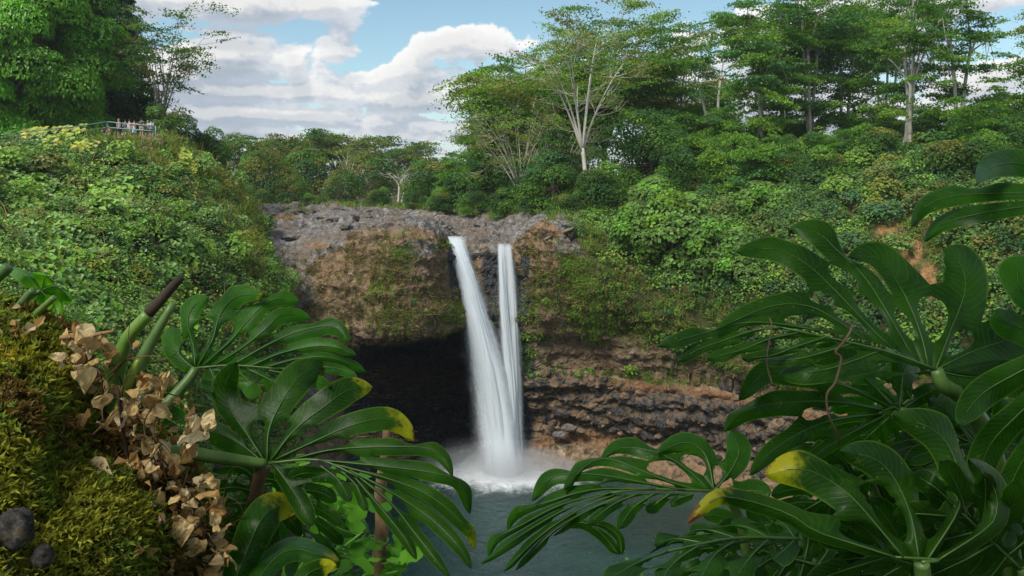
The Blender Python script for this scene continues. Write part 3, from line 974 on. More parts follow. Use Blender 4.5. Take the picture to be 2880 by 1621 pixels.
spray = thing('spray', (FALL[0] + .5, FALL[1], POOL), 'pale mist of spray drifting where the falls hit the pool', 'spray', kind='stuff')
for k, (dx_, dy_, dz_, rx, ry, rz, den) in enumerate([(0, -.5, .8, 8.5, 4.4, 2.6, .05), (.3, -.5, .5, 5.2, 3.4, 2.8, .10), (4.0, -.4, .4, 5.0, 3.0, 2.0, .09), (-2.8, .4, .8, 4.6, 2.6, 3.0, .03), (.6, -.4, .2, 3.2, 2.4, 2.2, .24), (6.5, -.2, .2, 4, 2.6, 1.2, .07)]):
    V, Q = ellipsoid(16, 24, .35, k + 2)
    me = mesh('puff', V * np.array((rx, ry, rz)), Q, None, None, True)
    o = obj('puff', me, mist_mat(den), spray, loc=(dx_, dy_, dz_))

# ------------------------------------------------------------------ plants: palettes are leaf albedos
G_MID = np.array((.078, .162, .022))
G_LIGHT = np.array((.165, .285, .034))
G_PALE = np.array((.14, .245, .055))
G_YEL = np.array((.30, .34, .035))
G_DARK = np.array((.030, .078, .016))
G_OLIVE = np.array((.150, .165, .032))
G_BLUE = np.array((.052, .125, .040))
STRAW = np.array((.27, .20, .10))
RUST = np.array((.30, .14, .03))


def clumps(mb, rng, p, n, r, k, size, asp, col, spread=.18, up=.6, cup=.35, along=None, droop=0.0, front=.25):
    """p clump centres on the ground with normals n; k leaves each on a dome of radius r"""
    m = len(p)
    r = np.broadcast_to(np.asarray(r, float), (m,))
    size = np.broadcast_to(np.asarray(size, float), (m,))
    ax = unit(n + np.array((0, 0, up)) + np.array((0, -front, 0)))
    d = rng.normal(size=(m, k, 3))
    d = unit(d)
    dt = np.sum(d * ax[:, None], -1, keepdims=True)
    d = np.where(dt < -.15, d - 2 * dt * ax[:, None], d)
    rad = r[:, None, None] * (.55 + .5 * rng.random((m, k, 1)) ** .6)
    C = p[:, None] + ax[:, None] * r[:, None, None] * .25 + d * rad * np.array((1, 1, .8))
    N = unit(d * .7 + np.array((0, -.25, .75)) + rng.normal(size=(m, k, 3)) * cup)
    col = np.broadcast_to(col, (m, 3))[:, None] * (1 + spread * rng.normal(size=(m, k, 1)))
    col = col * (1 + .10 * rng.normal(size=(m, k, 3)))
    col = np.clip(col, .005, .6)
    al = None
    if along is not None:
        al = np.broadcast_to(along, (m * k, 3)) + rng.normal(size=(m * k, 3)) * .5
    leaves(mb, rng, C.reshape(-1, 3), N.reshape(-1, 3), np.repeat(size, k) * (.7 + .6 * rng.random(m * k)), asp, col.reshape(-1, 3), .12, al, droop)


rng = np.random.default_rng(101)


def mixcol(rng, n, cols, w):
    w = np.asarray(w, float)
    i = rng.choice(len(cols), n, p=w / w.sum())
    return np.array(cols)[i]


# --- hillside by the lookout
mb = MB()
p, n = sample_grid(rng, Gl, Nl, 4200, lambda c: (pix(c)[0] > -130) * (pix(c)[1] < 1450) * (45 / c[..., 1]) ** 1.1 * ((pix(c)[1] > 412) | (pix(c)[0] > 450)))
qx, qy = pix(p)
d = p[:, 1]
nz = fbm(p * .16, 3, seed=61)
nz2 = fbm(p * .33, 2, seed=63)
big = (zone(qx, qy, [(110, 640, 110, 130), (170, 800, 130, 120), (60, 560, 90, 60), (230, 930, 100, 120), (340, 580, 60, 60), (480, 740, 60, 60), (330, 640, 60, 40)]) + nz * .35) > .5
grassy = (zone(qx, qy, [(620, 520, 110, 130), (480, 450, 140, 50), (690, 700, 60, 160), (640, 880, 80, 120), (380, 440, 100, 40), (560, 1120, 100, 90)]) + nz * .4) > .55
shrub = ~big & ~grassy
i = np.where(shrub)[0]
base = mixcol(rng, len(i), [G_MID, G_LIGHT, G_PALE, G_OLIVE, G_DARK], [3, 3, 2.0, 2.0, 1.2]) * (1 + .5 * nz2[i][:, None])
clumps(mb, rng, p[i] + np.array((0, 0, 1.)) * (1.3 * np.clip((qy[i] - 430) / 60, 0, 1) * np.maximum(0, fbm(p[i] * .5, 2, seed=66)))[:, None], n[i], .45 + .75 * rng.random(len(i)) ** 2, 62, .0036 * d[i] + .045, .62, base, .22)
i = np.where(big)[0]
base = mixcol(rng, len(i), [G_LIGHT, G_MID * 1.3, G_PALE], [3, 2, 1])
clumps(mb, rng, p[i], n[i], .7 + .4 * rng.random(len(i)), 34, .005 * d[i] + .16, .92, base, .16, cup=.3, along=np.array((0, -.3, -1)), droop=.12)
i = np.where(grassy)[0]
base = mixcol(rng, len(i), [G_OLIVE, G_LIGHT, STRAW * .9, G_MID], [3, 2.4, .8, 2])
clumps(mb, rng, p[i], n[i], .45 + .4 * rng.random(len(i)), 46, .0032 * d[i] + .04, .5, base, .25)
# grass among it
gp = np.repeat(p[i], 30, 0) + rng.normal(size=(len(i) * 30, 3)) * np.array((.5, .5, .2))
gn = np.repeat(n[i], 30, 0) * .5 + np.array((0, 0, 1.0)) + rng.normal(size=(len(gp), 3)) * .45
blades(mb, rng, gp, gn, .5 + .7 * rng.random(len(gp)), .05, mixcol(rng, len(gp), [G_OLIVE, G_LIGHT, STRAW, G_YEL * .6], [4, 3, 1.4, 1]), .7)
# yellowing flecks
j = rng.choice(len(p), 420)
clumps(mb, rng, p[j] + n[j] * .5, n[j], .5, 4, .0035 * d[j] + .05, .7, mixcol(rng, 420, [G_YEL, RUST * .9, G_LIGHT * 1.4], [5, 1, 3]), .2)
# looser, larger bushes standing out of it
bp, bn = sample_grid(rng, Gl, Nl, 190, lambda c: (pix(c)[0] > -100) * (pix(c)[1] > 450) * (pix(c)[1] < 1250) * (55 / c[..., 1]) ** 1.2)
br_ = (.5 + .75 * rng.random(190) ** 1.5) * np.clip(bp[:, 1] / 55, .55, 1.2)
bc_ = mixcol(rng, 190, [G_LIGHT, G_LIGHT * 1.15, G_PALE * 1.1, G_MID, G_OLIVE, G_YEL * .55], [3, 2, 2, 2, 1.5, .8])
for q0, q1, lsz, asp_ in ((0, 80, 1.0, .6), (80, 140, 1.8, .85), (140, 190, .8, .4)):
    clumps(mb, rng, bp[q0:q1] + bn[q0:q1] * br_[q0:q1, None] * .5, bn[q0:q1], br_[q0:q1], 210 if lsz < 1.5 else 90, (.0036 * bp[q0:q1, 1] + .06) * lsz, asp_, bc_[q0:q1], .18, up=1.0)
# low growth along the foot of the lookout
bp, bn = sample_grid(rng, Gl, Nl, 120, lambda c: (pix(c)[0] > 230) * (pix(c)[0] < 480) * (pix(c)[1] > 396) * (pix(c)[1] < 425))
clumps(mb, rng, bp, bn, .35, 30, .3, .5, mixcol(rng, 120, [G_LIGHT, G_OLIVE, G_MID], [2, 3, 2]), .2)
gp = np.repeat(bp, 14, 0) + rng.normal(size=(len(bp) * 14, 3)) * .4
blades(mb, rng, gp, np.array((0, 0, 1.)) + rng.normal(size=(len(gp), 3)) * .4, .5 + .8 * rng.random(len(gp)), .06, mixcol(rng, len(gp), [G_OLIVE, G_LIGHT, STRAW], [3, 3, 1]), .7)
# dead stalks and bare twigs standing in it
j = rng.choice(len(p), 260)
for q in j:
    if qy[q] < 440:
        continue
    hgt_ = .8 + 1.8 * rng.random()
    v_ = np.array((rng.normal() * .3, rng.normal() * .3, 1.0)) * hgt_
    tube(mb, [p[q], p[q] + v_ * .6 + rng.normal(size=3) * .1, p[q] + v_ + rng.normal(size=3) * .25], [.03, .02, .008], 3, STRAW * (.5 + .8 * rng.random()), 5, False)
obj('undergrowth', mb.build('undergrowth'), M['foliage'], label='dense tangle of green shrubs, creepers and grass covering the hillside', cat='undergrowth', kind='stuff')

# --- slope across the pool
mb = MB()
p, n = sample_grid(rng, Gs, Ns, 4200, lambda c: (pix(c)[0] < 3050) * (1 - .97 * zone(*pix(c), [(2505, 650, 30, 32), (2560, 705, 28, 38), (2620, 790, 28, 48), (2590, 625, 34, 16)])))
qx, qy = pix(p)
d = p[:, 1]
nz = fbm(p * .16, 3, seed=71)
grassy = (zone(qx, qy, [(1720, 820, 110, 60), (1850, 880, 130, 60), (1650, 740, 60, 80), (1980, 900, 120, 50), (2560, 720, 120, 120), (1560, 650, 50, 40)]) + nz * .35) > .45
i = np.where(~grassy)[0]
base = mixcol(rng, len(i), [G_MID, G_BLUE, G_LIGHT, G_DARK, G_PALE, G_OLIVE], [3, 2.4, 1.6, 1.4, 1, .8]) * (1 + .35 * nz[i][:, None])
clumps(mb, rng, p[i] + np.array((0, 0, 1.)) * (2.2 * np.maximum(0, fbm(p[i] * .35, 2, seed=76)))[:, None], n[i], .6 + 1.1 * rng.random(len(i)) ** 2, 60, .32, .62, base, .22)
i = np.where(grassy)[0]
base = mixcol(rng, len(i), [G_OLIVE, G_MID, G_LIGHT, STRAW * .8], [3, 2.6, 1.4, .7])
clumps(mb, rng, p[i], n[i], .4 + .3 * rng.random(len(i)), 44, .24, .5, base, .25)
gp = np.repeat(p[i], 26, 0) + rng.normal(size=(len(i) * 26, 3)) * np.array((.6, .6, .3))
blades(mb, rng, gp, np.repeat(n[i], 26, 0) * .6 + np.array((0, 0, .8)) + rng.normal(size=(len(gp), 3)) * .4, .5 + .6 * rng.random(len(gp)), .07, mixcol(rng, len(gp), [G_OLIVE, G_LIGHT, G_MID, STRAW], [4, 3, 2, 1.0]), .8)
bp, bn = sample_grid(rng, Gs, Ns, 130, lambda c: (pix(c)[0] < 3000) * (pix(c)[0] > 1650) * (pix(c)[1] < 800) * (zone(*pix(c), [(1720, 820, 120, 80), (1850, 870, 140, 70), (1650, 740, 60, 80)]) < .3))
br_ = .8 + 1.1 * rng.random(130) ** 1.5
bc_ = mixcol(rng, 130, [G_LIGHT * .9, G_PALE, G_MID * 1.2, G_BLUE * 1.2, G_OLIVE, G_YEL * .6], [2, 2, 2, 2, 1.2, .8])
clumps(mb, rng, bp + bn * br_[:, None] * .5, bn, br_, 240, .36, .65, bc_, .18, up=1.0)
obj('undergrowth', mb.build('undergrowth'), M['foliage'], label='dense green shrubs and creepers covering the slope with the red scar', cat='undergrowth', kind='stuff')

# --- tufts, ferns and moss clinging to the rock faces
mb = MB()


def tufts(G_, N_, blobs, cnt, k, ln, cols, w):
    p, n = sample_grid(rng, G_, N_, cnt, lambda c: zone(*pix(c), blobs) ** 1.5 * (np.abs(c[..., 1] - 83) < 12))
    gp = np.repeat(p, k, 0) + rng.normal(size=(cnt * k, 3)) * .14
    cc = np.repeat(mixcol(rng, cnt, cols, w), k, 0) * (1 + .2 * rng.normal(size=(cnt * k, 1)))
    blades(mb, rng, gp, np.repeat(n, k, 0) + np.array((0, -.2, .35)) + rng.normal(size=(cnt * k, 3)) * .55, ln * (.5 + rng.random(cnt * k)), .06, np.clip(cc, .01, .6), .8)


brow = [(760, 780, 60, 70), (830, 830, 50, 90), (900, 860, 60, 90), (980, 880, 50, 70), (1090, 760, 80, 80), (1120, 870, 110, 60), (1230, 860, 40, 60), (1000, 730, 60, 40), (880, 760, 30, 60), (1530, 780, 50, 90), (1600, 790, 60, 70), (1500, 700, 30, 40), (1570, 860, 60, 60), (1660, 820, 50, 60), (1150, 930, 120, 14)]
tufts(Gd[:215, 250:], Ncd[:215, 250:], [(1660, 800, 60, 60), (1700, 860, 60, 60), (1620, 760, 40, 40), (1690, 900, 60, 40)], 900, 22, .5, [G_OLIVE, G_LIGHT, G_LIGHT * 1.2, STRAW * .8], [3, 4, 2, 1])
tufts(Gd[:200], Ncd[:200], brow, 1500, 16, .42, [STRAW, STRAW * .7, G_OLIVE, G_MID], [4, 3, 3, 1])
tufts(Gd[:200], Ncd[:200], [(1120, 700, 50, 40), (1070, 800, 60, 60), (1110, 890, 80, 40), (1250, 690, 26, 10), (1280, 880, 36, 50), (1590, 690, 30, 16), (1560, 830, 40, 20), (1650, 700, 20, 50), (1490, 880, 30, 70), (1400, 880, 18, 30), (740, 850, 60, 60)], 700, 16, .3, [G_LIGHT, G_OLIVE, G_YEL * .6], [3, 3, 1])
tufts(Gr, Nrd, [(1050, 572, 70, 12), (960, 582, 50, 8), (1400, 598, 90, 10), (1150, 588, 80, 8), (830, 600, 50, 8), (700, 600, 50, 20), (1560, 610, 50, 20)], 500, 16, .55, [G_LIGHT, G_OLIVE, STRAW], [3, 3, 1]) if False else None
p, n = sample_grid(rng, Gr, Nrd, 700, lambda c: zone(*pix(c), [(1050, 572, 70, 12), (960, 582, 50, 8), (1400, 598, 110, 10), (1150, 588, 80, 8), (830, 596, 50, 8), (690, 590, 50, 20), (1580, 610, 50, 22)]) ** 1.5)
gp = np.repeat(p, 18, 0) + rng.normal(size=(700 * 18, 3)) * .25
blades(mb, rng, gp, np.array((0, 0, 1.)) + rng.normal(size=(len(gp), 3)) * .5, .5 + .6 * rng.random(len(gp)), .09, np.repeat(mixcol(rng, 700, [G_LIGHT, G_OLIVE, STRAW * .8, G_MID], [3, 3, 1, 2]), 18, 0), .8)
p, n = sample_grid(rng, Gw, Nwd, 900, lambda c: zone(*pix(c), [(1760, 930, 60, 25), (1860, 950, 70, 25), (2000, 985, 100, 25), (2200, 1020, 150, 30), (1760, 1050, 120, 8), (1900, 1075, 120, 8), (2450, 1060, 200, 30)]))
gp = np.repeat(p, 14, 0) + rng.normal(size=(900 * 14, 3)) * .18
blades(mb, rng, gp, np.repeat(n, 14, 0) + np.array((0, 0, .3)) + rng.normal(size=(len(gp), 3)) * .5, .35 + .4 * rng.random(len(gp)), .06, np.repeat(mixcol(rng, 900, [G_LIGHT, G_OLIVE, STRAW, G_MID], [2, 3, 1.4, 2]), 14, 0), .8)
p, n = sample_grid(rng, Gd[150:270, 250:], Ncd[150:270, 250:], 260, lambda c: zone(*pix(c), [(1480, 1000, 30, 70), (1560, 1046, 60, 8), (1650, 1050, 60, 8), (1500, 940, 30, 40), (1600, 1056, 30, 6), (1470, 1060, 20, 60)]))
clumps(mb, rng, p, n, .3, 26, .16, .6, mixcol(rng, 260, [G_LIGHT, G_MID, G_DARK], [2, 3, 2]), .2)
obj('cliff_grass', mb.build('cliff_grass'), M['foliage'], label='tufts of grass and moss clinging to the cliff faces', cat='grass', kind='stuff')

# ------------------------------------------------------------------ trees
def bez(a, b, c, n):
    t = np.linspace(0, 1, n)[:, None]
    return a * (1 - t) ** 2 + 2 * b * t * (1 - t) + c * t * t


def umbrella_tree(seed, H, R, fork=.3, limbs=6, pads=36, per=230, leaf=.34, col=None, stems=1, lean=(0, 0), lower=.45, flat=.16, padr=.22, twigs=0, r0=.26, trunk_tint=(1, 1, 1), bend=.25, side=0):
    """tall tree with fanned limbs carrying flat layered sprays of foliage"""
    rng = np.random.default_rng(seed)
    wood, crown = MB(), MB()
    cols = [G_MID, G_LIGHT * .9, G_OLIVE, G_DARK] if col is None else col
    tips = []
    for s_ in range(stems):
        off = np.array((rng.normal() * .5, rng.normal() * .5, 0)) * (stems > 1)
        ld = np.array((lean[0], lean[1], 0.)) + (rng.normal(size=3) * np.array((.06, .06, 0)) * (stems > 1))
        fk = off + np.array((0, 0, H * fork * (1 + .15 * rng.normal()))) + ld * H * fork
        trunk = bez(off, off * 1.1 + np.array((ld[0] * .2 * H, ld[1] * .2 * H, H * fork * .5)) + rng.normal(size=3) * H * .012, fk, 9)
        tube(wood, trunk, [r0 * 1.5, r0 * 1.02, r0 * .9, r0 * .85], 7, trunk_tint)
        nl = max(2, int(round(limbs / stems)))
        a0 = rng.random() * 6.28
        for k in range(nl):
            a = a0 + 6.283 * k / nl + rng.normal() * .35
            rr_ = R * (.35 + .65 * rng.random() ** .6)
            zt = H * (1 - .30 * (rr_ / R) ** 2) * (.90 + .10 * rng.random())
            if rng.random() < lower * .5:
                zt *= .66 + .2 * rng.random()
            end = np.array((fk[0] + ld[0] * H * .4 + math.cos(a) * rr_ * .8, fk[1] + ld[1] * H * .4 + math.sin(a) * rr_ * .8, zt))
            mid = fk + (end - fk) * np.array((.35, .35, .62)) + rng.normal(size=3) * H * bend * .06
            L = bez(fk - np.array((0, 0, H * .02)), mid, end, 12)
            tube(wood, L, [r0 * .62, r0 * .4, r0 * .2, r0 * .08], 5, trunk_tint)
            npd = max(1, pads // (nl * stems))
            for j in range(npd):
                t0 = .35 + .6 * rng.random()
                b0 = L[int(t0 * 11)]
                dirn = np.array((math.cos(a + rng.normal() * .8), math.sin(a + rng.normal() * .8), 0.))
                e2 = b0 + dirn * R * (.12 + .34 * rng.random()) + np.array((0, 0, H * (.01 + .07 * rng.random())))
                if rng.random() < lower * .35:
                    e2[2] -= H * (.06 + .2 * rng.random())
                br = bez(b0, (b0 + e2) / 2 + np.array((0, 0, -.02 * H)), e2, 6)
                tube(wood, br, [r0 * .2, r0 * .12, r0 * .05], 4, trunk_tint, cap=False)
                tips.append(e2)
                for q in range(twigs):
                    e3 = e2 + unit(rng.normal(size=3) + dirn * 1.2 + np.array((0, 0, .5))) * R * (.08 + .14 * rng.random())
                    tube(wood, bez(br[3 + q % 3], (e2 + e3) / 2, e3, 4), [r0 * .1, r0 * .03], 3, trunk_tint, cap=False)
            tips.append(end)
        for k in range(side):                    # level side sprays low on the stem
            b0 = trunk[3 + k % 6] if k % 2 else fk + np.array((0, 0, H * .22 * rng.random()))
            a = rng.random() * 6.28
            e2 = b0 + np.array((math.cos(a), math.sin(a), .12)) * R * (.35 + .4 * rng.random())
            tube(wood, bez(b0, (b0 + e2) / 2 + np.array((0, 0, .3)), e2, 6), [r0 * .2, r0 * .05], 4, trunk_tint, cap=False)
            tips.append(e2)
            tips.append((b0 + e2) / 2 + np.array((0, 0, .3)))
    tips = np.array(tips)
    if per:
        for tp in tips:
            pr = R * padr * (.7 + .6 * rng.random())
            m = int(per * (pr / (R * padr)) ** 2 * (.7 + .5 * rng.random()))
            # each spray is several small sub-sprays so that its edge is ragged
            ns = 9
            sc = np.stack((rng.normal(size=ns) * pr * .52, rng.normal(size=ns) * pr * .52, rng.normal(size=ns) * pr * flat * .8), -1)
            w = rng.integers(0, ns, m)
            q = rng.normal(size=(m, 3)) * np.array((pr * .34, pr * .34, pr * flat * .36))
            C = tp + sc[w] + q
            C[:, 2] += (C[:, :2] - tp[:2]) @ (rng.normal(size=2) * .17)
            C[:, 2] -= (np.sum((C[:, :2] - tp[:2]) ** 2, 1) / (pr * pr)) * pr * flat * .6
            N = np.array((0, -.25, 1.)) + rng.normal(size=(m, 3)) * .8
            base = mixcol(rng, 1, cols, [3, 2, 1.4, 1.2][:len(cols)])[0]
            cc = base * (1 + .2 * rng.normal(size=(m, 1)) + .07 * rng.normal(size=(m, 3)))
            leaves(crown, rng, C, N, leaf * (.65 + .7 * rng.random(m)), .6, np.clip(cc, .006, .5))
    return wood.build('trunk', True), (crown.build('crown') if per else None)


def dense_tree(seed, H, R, lobes=26, per=420, leaf=.38, asp=.42, col=None, trunk_h=.28, shape='dome', hang=.7, r0=.35, lobe=.34, low=.12, irr=.0):
    """full-crowned tree: overlapping leafy lobes with dark gaps between"""
    rng = np.random.default_rng(seed)
    wood, crown = MB(), MB()
    cols = [G_LIGHT * .9, G_MID] if col is None else col
    tube(wood, [(0, 0, 0), (rng.normal() * .3, rng.normal() * .3, H * trunk_h * .6), (0, 0, H * .75)], [r0 * 1.4, r0, r0 * .3], 8, n=8)
    for k in range(lobes):
        g = (k + .5) / lobes
        zc = low + (1 - low) * g
        if shape == 'dome':
            rad = math.sqrt(max(0.02, 1 - ((zc - .38) / .66) ** 2)) if zc > .38 else (.72 + .28 * zc / .38)
        elif shape == 'cone':
            rad = 1.02 - .95 * zc
        else:
            rad = math.sqrt(max(.05, 1 - ((zc - .5) / .56) ** 2))
        a = k * 2.39996 + rng.normal() * .3
        lr = R * lobe * (.75 + .5 * rng.random()) * (1.0 if shape != 'cone' else (.65 + .5 * (1 - zc)))
        q = max(0, R * rad * (1 + irr * math.sin(a * 2 + seed) + irr * rng.normal()) - lr * .6) * (.7 + .35 * rng.random())
        c = np.array((math.cos(a) * q, math.sin(a) * q, H * zc * (.98 + irr * rng.normal() * .6) - lr * .5))
        tube(wood, bez(np.array((0, 0, H * (trunk_h + (zc - low) * .5))), np.array((c[0] * .5, c[1] * .5, c[2])), c, 6), [r0 * .4, r0 * .1], 4, cap=False)
        m = int(per * (lr / (R * lobe)) ** 2)
        d = unit(rng.normal(size=(m, 3)))
        d[:, 2] = np.where(d[:, 2] < -.35, -d[:, 2], d[:, 2])
        bump = 1 + .22 * fbm(d * 2.2 + k, 2, seed=seed)
        C = c + d * (lr * (.78 + .3 * rng.random((m, 1)) ** .5)) * bump[:, None] * np.array((1, 1, .82))
        N = d + np.array((0, 0, .45)) + rng.normal(size=(m, 3)) * .4
        al = np.array((0, 0, -1.)) * hang + d * .45 + rng.normal(size=(m, 3)) * .45
        base = mixcol(rng, 1, cols, [1] * len(cols))[0] * (1 + .12 * rng.normal())
        cc = base * (1 + .2 * rng.normal(size=(m, 1)) + .08 * rng.normal(size=(m, 3)))
        leaves(crown, rng, C, N, leaf * (.65 + .7 * rng.random(m)), asp, np.clip(cc, .006, .5), .1, al)
    return wood.build('trunk', True), crown.build('crown')


def plant_tree(parts, px, py, d, label, cat='tree', name='tree', group=None, rot=0.0, sc=1.0, bark='bark_brown', sz=None, fol='foliage_soft'):
    loc = P(px, py, d)
    r = thing(name, loc, label, cat, group)
    r.rotation_euler = (0, 0, rot)
    r.scale = (sc, sc, sc if sz is None else sz)
    tr, cr = parts
    o = obj('trunk', tr, M[bark], r)
    if cr is not None:
        o = obj('crown', cr, M[fol], r)
    return r


def hgt(py0, py1, d):
    return (py0 - py1) / F * d


AL = [G_MID * 1.2, G_LIGHT * .95, G_OLIVE * 1.1, G_MID * .9]
ALD = [G_MID * 1.35, G_BLUE * 1.5, G_MID * 1.1, G_LIGHT * .95]
# tall ones on the rim across the pool
A1 = umbrella_tree(201, 27, 7.4, .34, 8, 72, 250, .34, ALD, 2, (.02, 0), .9, .15, .22, r0=.24, side=10)
A2 = umbrella_tree(202, 29, 7.8, .40, 9, 74, 250, .34, ALD, 3, (0, 0), .95, .15, .22, r0=.22, side=8)
A3 = umbrella_tree(203, 27, 7.0, .34, 12, 60, 210, .32, ALD, 4, (0, 0), .8, .14, .22, r0=.24, bend=.15, side=5)
A4 = umbrella_tree(204, 26, 5.4, .55, 6, 38, 190, .32, ALD, 2, (.03, 0), .8, .14, .24, r0=.22, side=4)
A5 = umbrella_tree(205, 25, 9.5, .38, 10, 90, 240, .34, AL, 1, (-.04, 0), .55, .12, .2, r0=.36, side=8)
U1 = umbrella_tree(225, 9, 6.0, .12, 10, 64, 240, .34, ALD, 3, (0, 0), 1.0, .2, .22, r0=.14, side=10)
U2 = umbrella_tree(226, 13, 6.5, .2, 10, 70, 240, .36, ALD, 3, (0, 0), 1.0, .18, .22, r0=.16, side=12)
grp = 'tall trees on the rim'
plant_tree(A1, 2125, 462, 108, 'tall forked tree on the rim beside the gap of sky', group=grp, rot=.3, bark='bark_pale', sc=1.05)
plant_tree(A2, 2290, 440, 114, 'tall many-stemmed tree in the middle of the rim trees, its top out of frame', group=grp, rot=1.9, bark='bark_pale', sc=1.06)
plant_tree(A1, 2390, 440, 118, 'tall tree with layered sprays standing behind the pale multi-trunked tree', group=grp, rot=2.6, bark='bark_brown', sc=1.05)
plant_tree(A3, 2560, 432, 100, 'multi-trunked tree with a fan of pale straight trunks on the rim', group=grp, rot=.9, bark='bark_pale')
plant_tree(A4, 2690, 430, 98, 'slim twin-stemmed tree rising out of frame near the right edge', group=grp, rot=.2, bark='bark_pale', sc=1.05)
plant_tree(A2, 2480, 430, 124, 'dark layered tree far back on the rim behind the pale trunks', group=grp, rot=4.2, bark='bark_brown', sc=.92)
plant_tree(A1, 2215, 440, 126, 'slender tree far back on the rim, showing between two nearer ones', group=grp, rot=4.0, bark='bark_pale', sc=1.02)
plant_tree(A4, 2020, 480, 122, 'airy tree at the edge of the rim group, near the broad-canopied trees', group=grp, rot=2.2, bark='bark_pale', sc=1.08)
plant_tree(A5, 3010, 440, 86, 'tree reaching layered branches in from the right edge of the picture', group=grp, rot=1.2, bark='bark_brown', sc=.72)
# broad-canopied group above the falls
B1 = umbrella_tree(211, 24.5, 8.8, .46, 9, 60, 80, .30, [G_OLIVE, G_LIGHT * .9, G_MID], 1, (-.05, -.02), .12, .12, .2, twigs=5, r0=.30, trunk_tint=(1.25, 1.25, 1.22))
B2 = umbrella_tree(212, 17, 9.0, .16, 14, 70, 46, .32, [G_OLIVE, G_MID, G_LIGHT], 3, (-.18, 0), .5, .14, .2, twigs=4, r0=.2, trunk_tint=(1.0, .98, .95))
B3 = umbrella_tree(213, 32, 13.0, .34, 12, 130, 380, .38, AL, 1, (.0, 0), .5, .11, .2, r0=.45)
B4 = umbrella_tree(214, 21, 10.5, .34, 10, 96, 330, .36, AL, 1, (-.05, 0), .5, .13, .22, r0=.32)
grp2 = 'trees above the falls'
plant_tree(B3, 1700, 560, 128, 'biggest flat-topped tree with a wide layered canopy at the top of the picture', group=grp2, rot=.4, bark='bark_grey', sc=1.06)
plant_tree(B3, 1900, 560, 142, 'wide layered tree behind, joining the flat-topped canopy to the rim trees', group=grp2, rot=2.9, bark='bark_grey', sc=1.0)
plant_tree(B3, 1560, 580, 146, 'flat-topped tree whose canopy shows through the white branches', group=grp2, rot=4.6, bark='bark_grey', sc=.95)
plant_tree(B1, 1650, 605, 100, 'leaning tree with white trunk and bare forking white branches above the falls', group=grp2, rot=.0, bark='bark_pale')
plant_tree(B4, 1480, 590, 122, 'layered green tree sloping down toward the open sky above the falls', group=grp2, rot=1.1, bark='bark_pale', sc=1.2)
plant_tree(B2, 1470, 595, 112, 'low-branched tree with a fan of thin pale bare branches leaning over the riverbed', group=grp2, rot=.1, bark='bark_pale')
plant_tree(B2, 1560, 592, 108, 'second tree with thin pale branches, beside the white-trunked tree', group=grp2, rot=3.3, bark='bark_pale', sc=.8)
plant_tree(U2, 1330, 600, 130, 'low layered tree leaning out toward the open sky over the bank', group=grp2, rot=1.0, bark='bark_grey', sc=.95)
plant_tree(U2, 1530, 604, 120, 'layered leafy tree filling in behind the white trunk', group=grp2, rot=2.0, bark='bark_grey', sc=1.1)
plant_tree(B4, 1600, 600, 134, 'layered tree whose foliage fills behind the white branches', group=grp2, rot=5.0, bark='bark_grey', sc=1.1)
plant_tree(B4, 1390, 590, 136, 'small flat-topped tree at the open edge of the group above the falls', group=grp2, rot=3.0, bark='bark_grey', sc=.78)
D1 = dense_tree(221, 14, 7.5, 34, 480, .40, .6, [G_MID, G_MID * 1.25, G_BLUE * 1.1, G_DARK * 1.4], hang=.2, lobe=.36, low=.18, r0=.3, irr=.22)
D2 = dense_tree(222, 9, 5.0, 24, 420, .36, .6, [G_MID * 1.1, G_LIGHT * .8, G_BLUE, G_DARK * 1.3], hang=.2, lobe=.38, low=.1, r0=.22, irr=.22)
D3 = dense_tree(223, 7, 4.6, 22, 420, .36, .62, [G_MID, G_BLUE, G_DARK * 1.2, G_OLIVE * .9], hang=.2, lobe=.4, low=.08, r0=.2, irr=.22)
plant_tree(D1, 1830, 600, 110, 'big dense dark-green bushy tree under the flat-topped canopy', group=grp2, rot=.5)
plant_tree(D1, 1965, 560, 116, 'dense bushy tree below the gap of sky, next to the rim trees', group=grp2, rot=2.5, sc=.62)
plant_tree(D2, 1560, 602, 104, 'dense green bush tree at the foot of the white-trunked tree', group=grp2, rot=1.5, sc=.95)
plant_tree(D2, 1380, 604, 124, 'rounded bush tree at the water edge below the pale bare branches', group=grp2, rot=.2, sc=1.0)
plant_tree(D3, 1255, 598, 140, 'low dark bush tree beside the riverbed, nearest the bare white tree', group=grp2, rot=4.5, sc=1.35)
plant_tree(D3, 1690, 612, 98, 'ivy-dark bush tree standing over the cliff top', group=grp2, rot=2.0, sc=.9)
plant_tree(D2, 1480, 606, 106, 'feathery bush on the river bank above the narrow fall', group=grp2, rot=5.1, sc=.6)
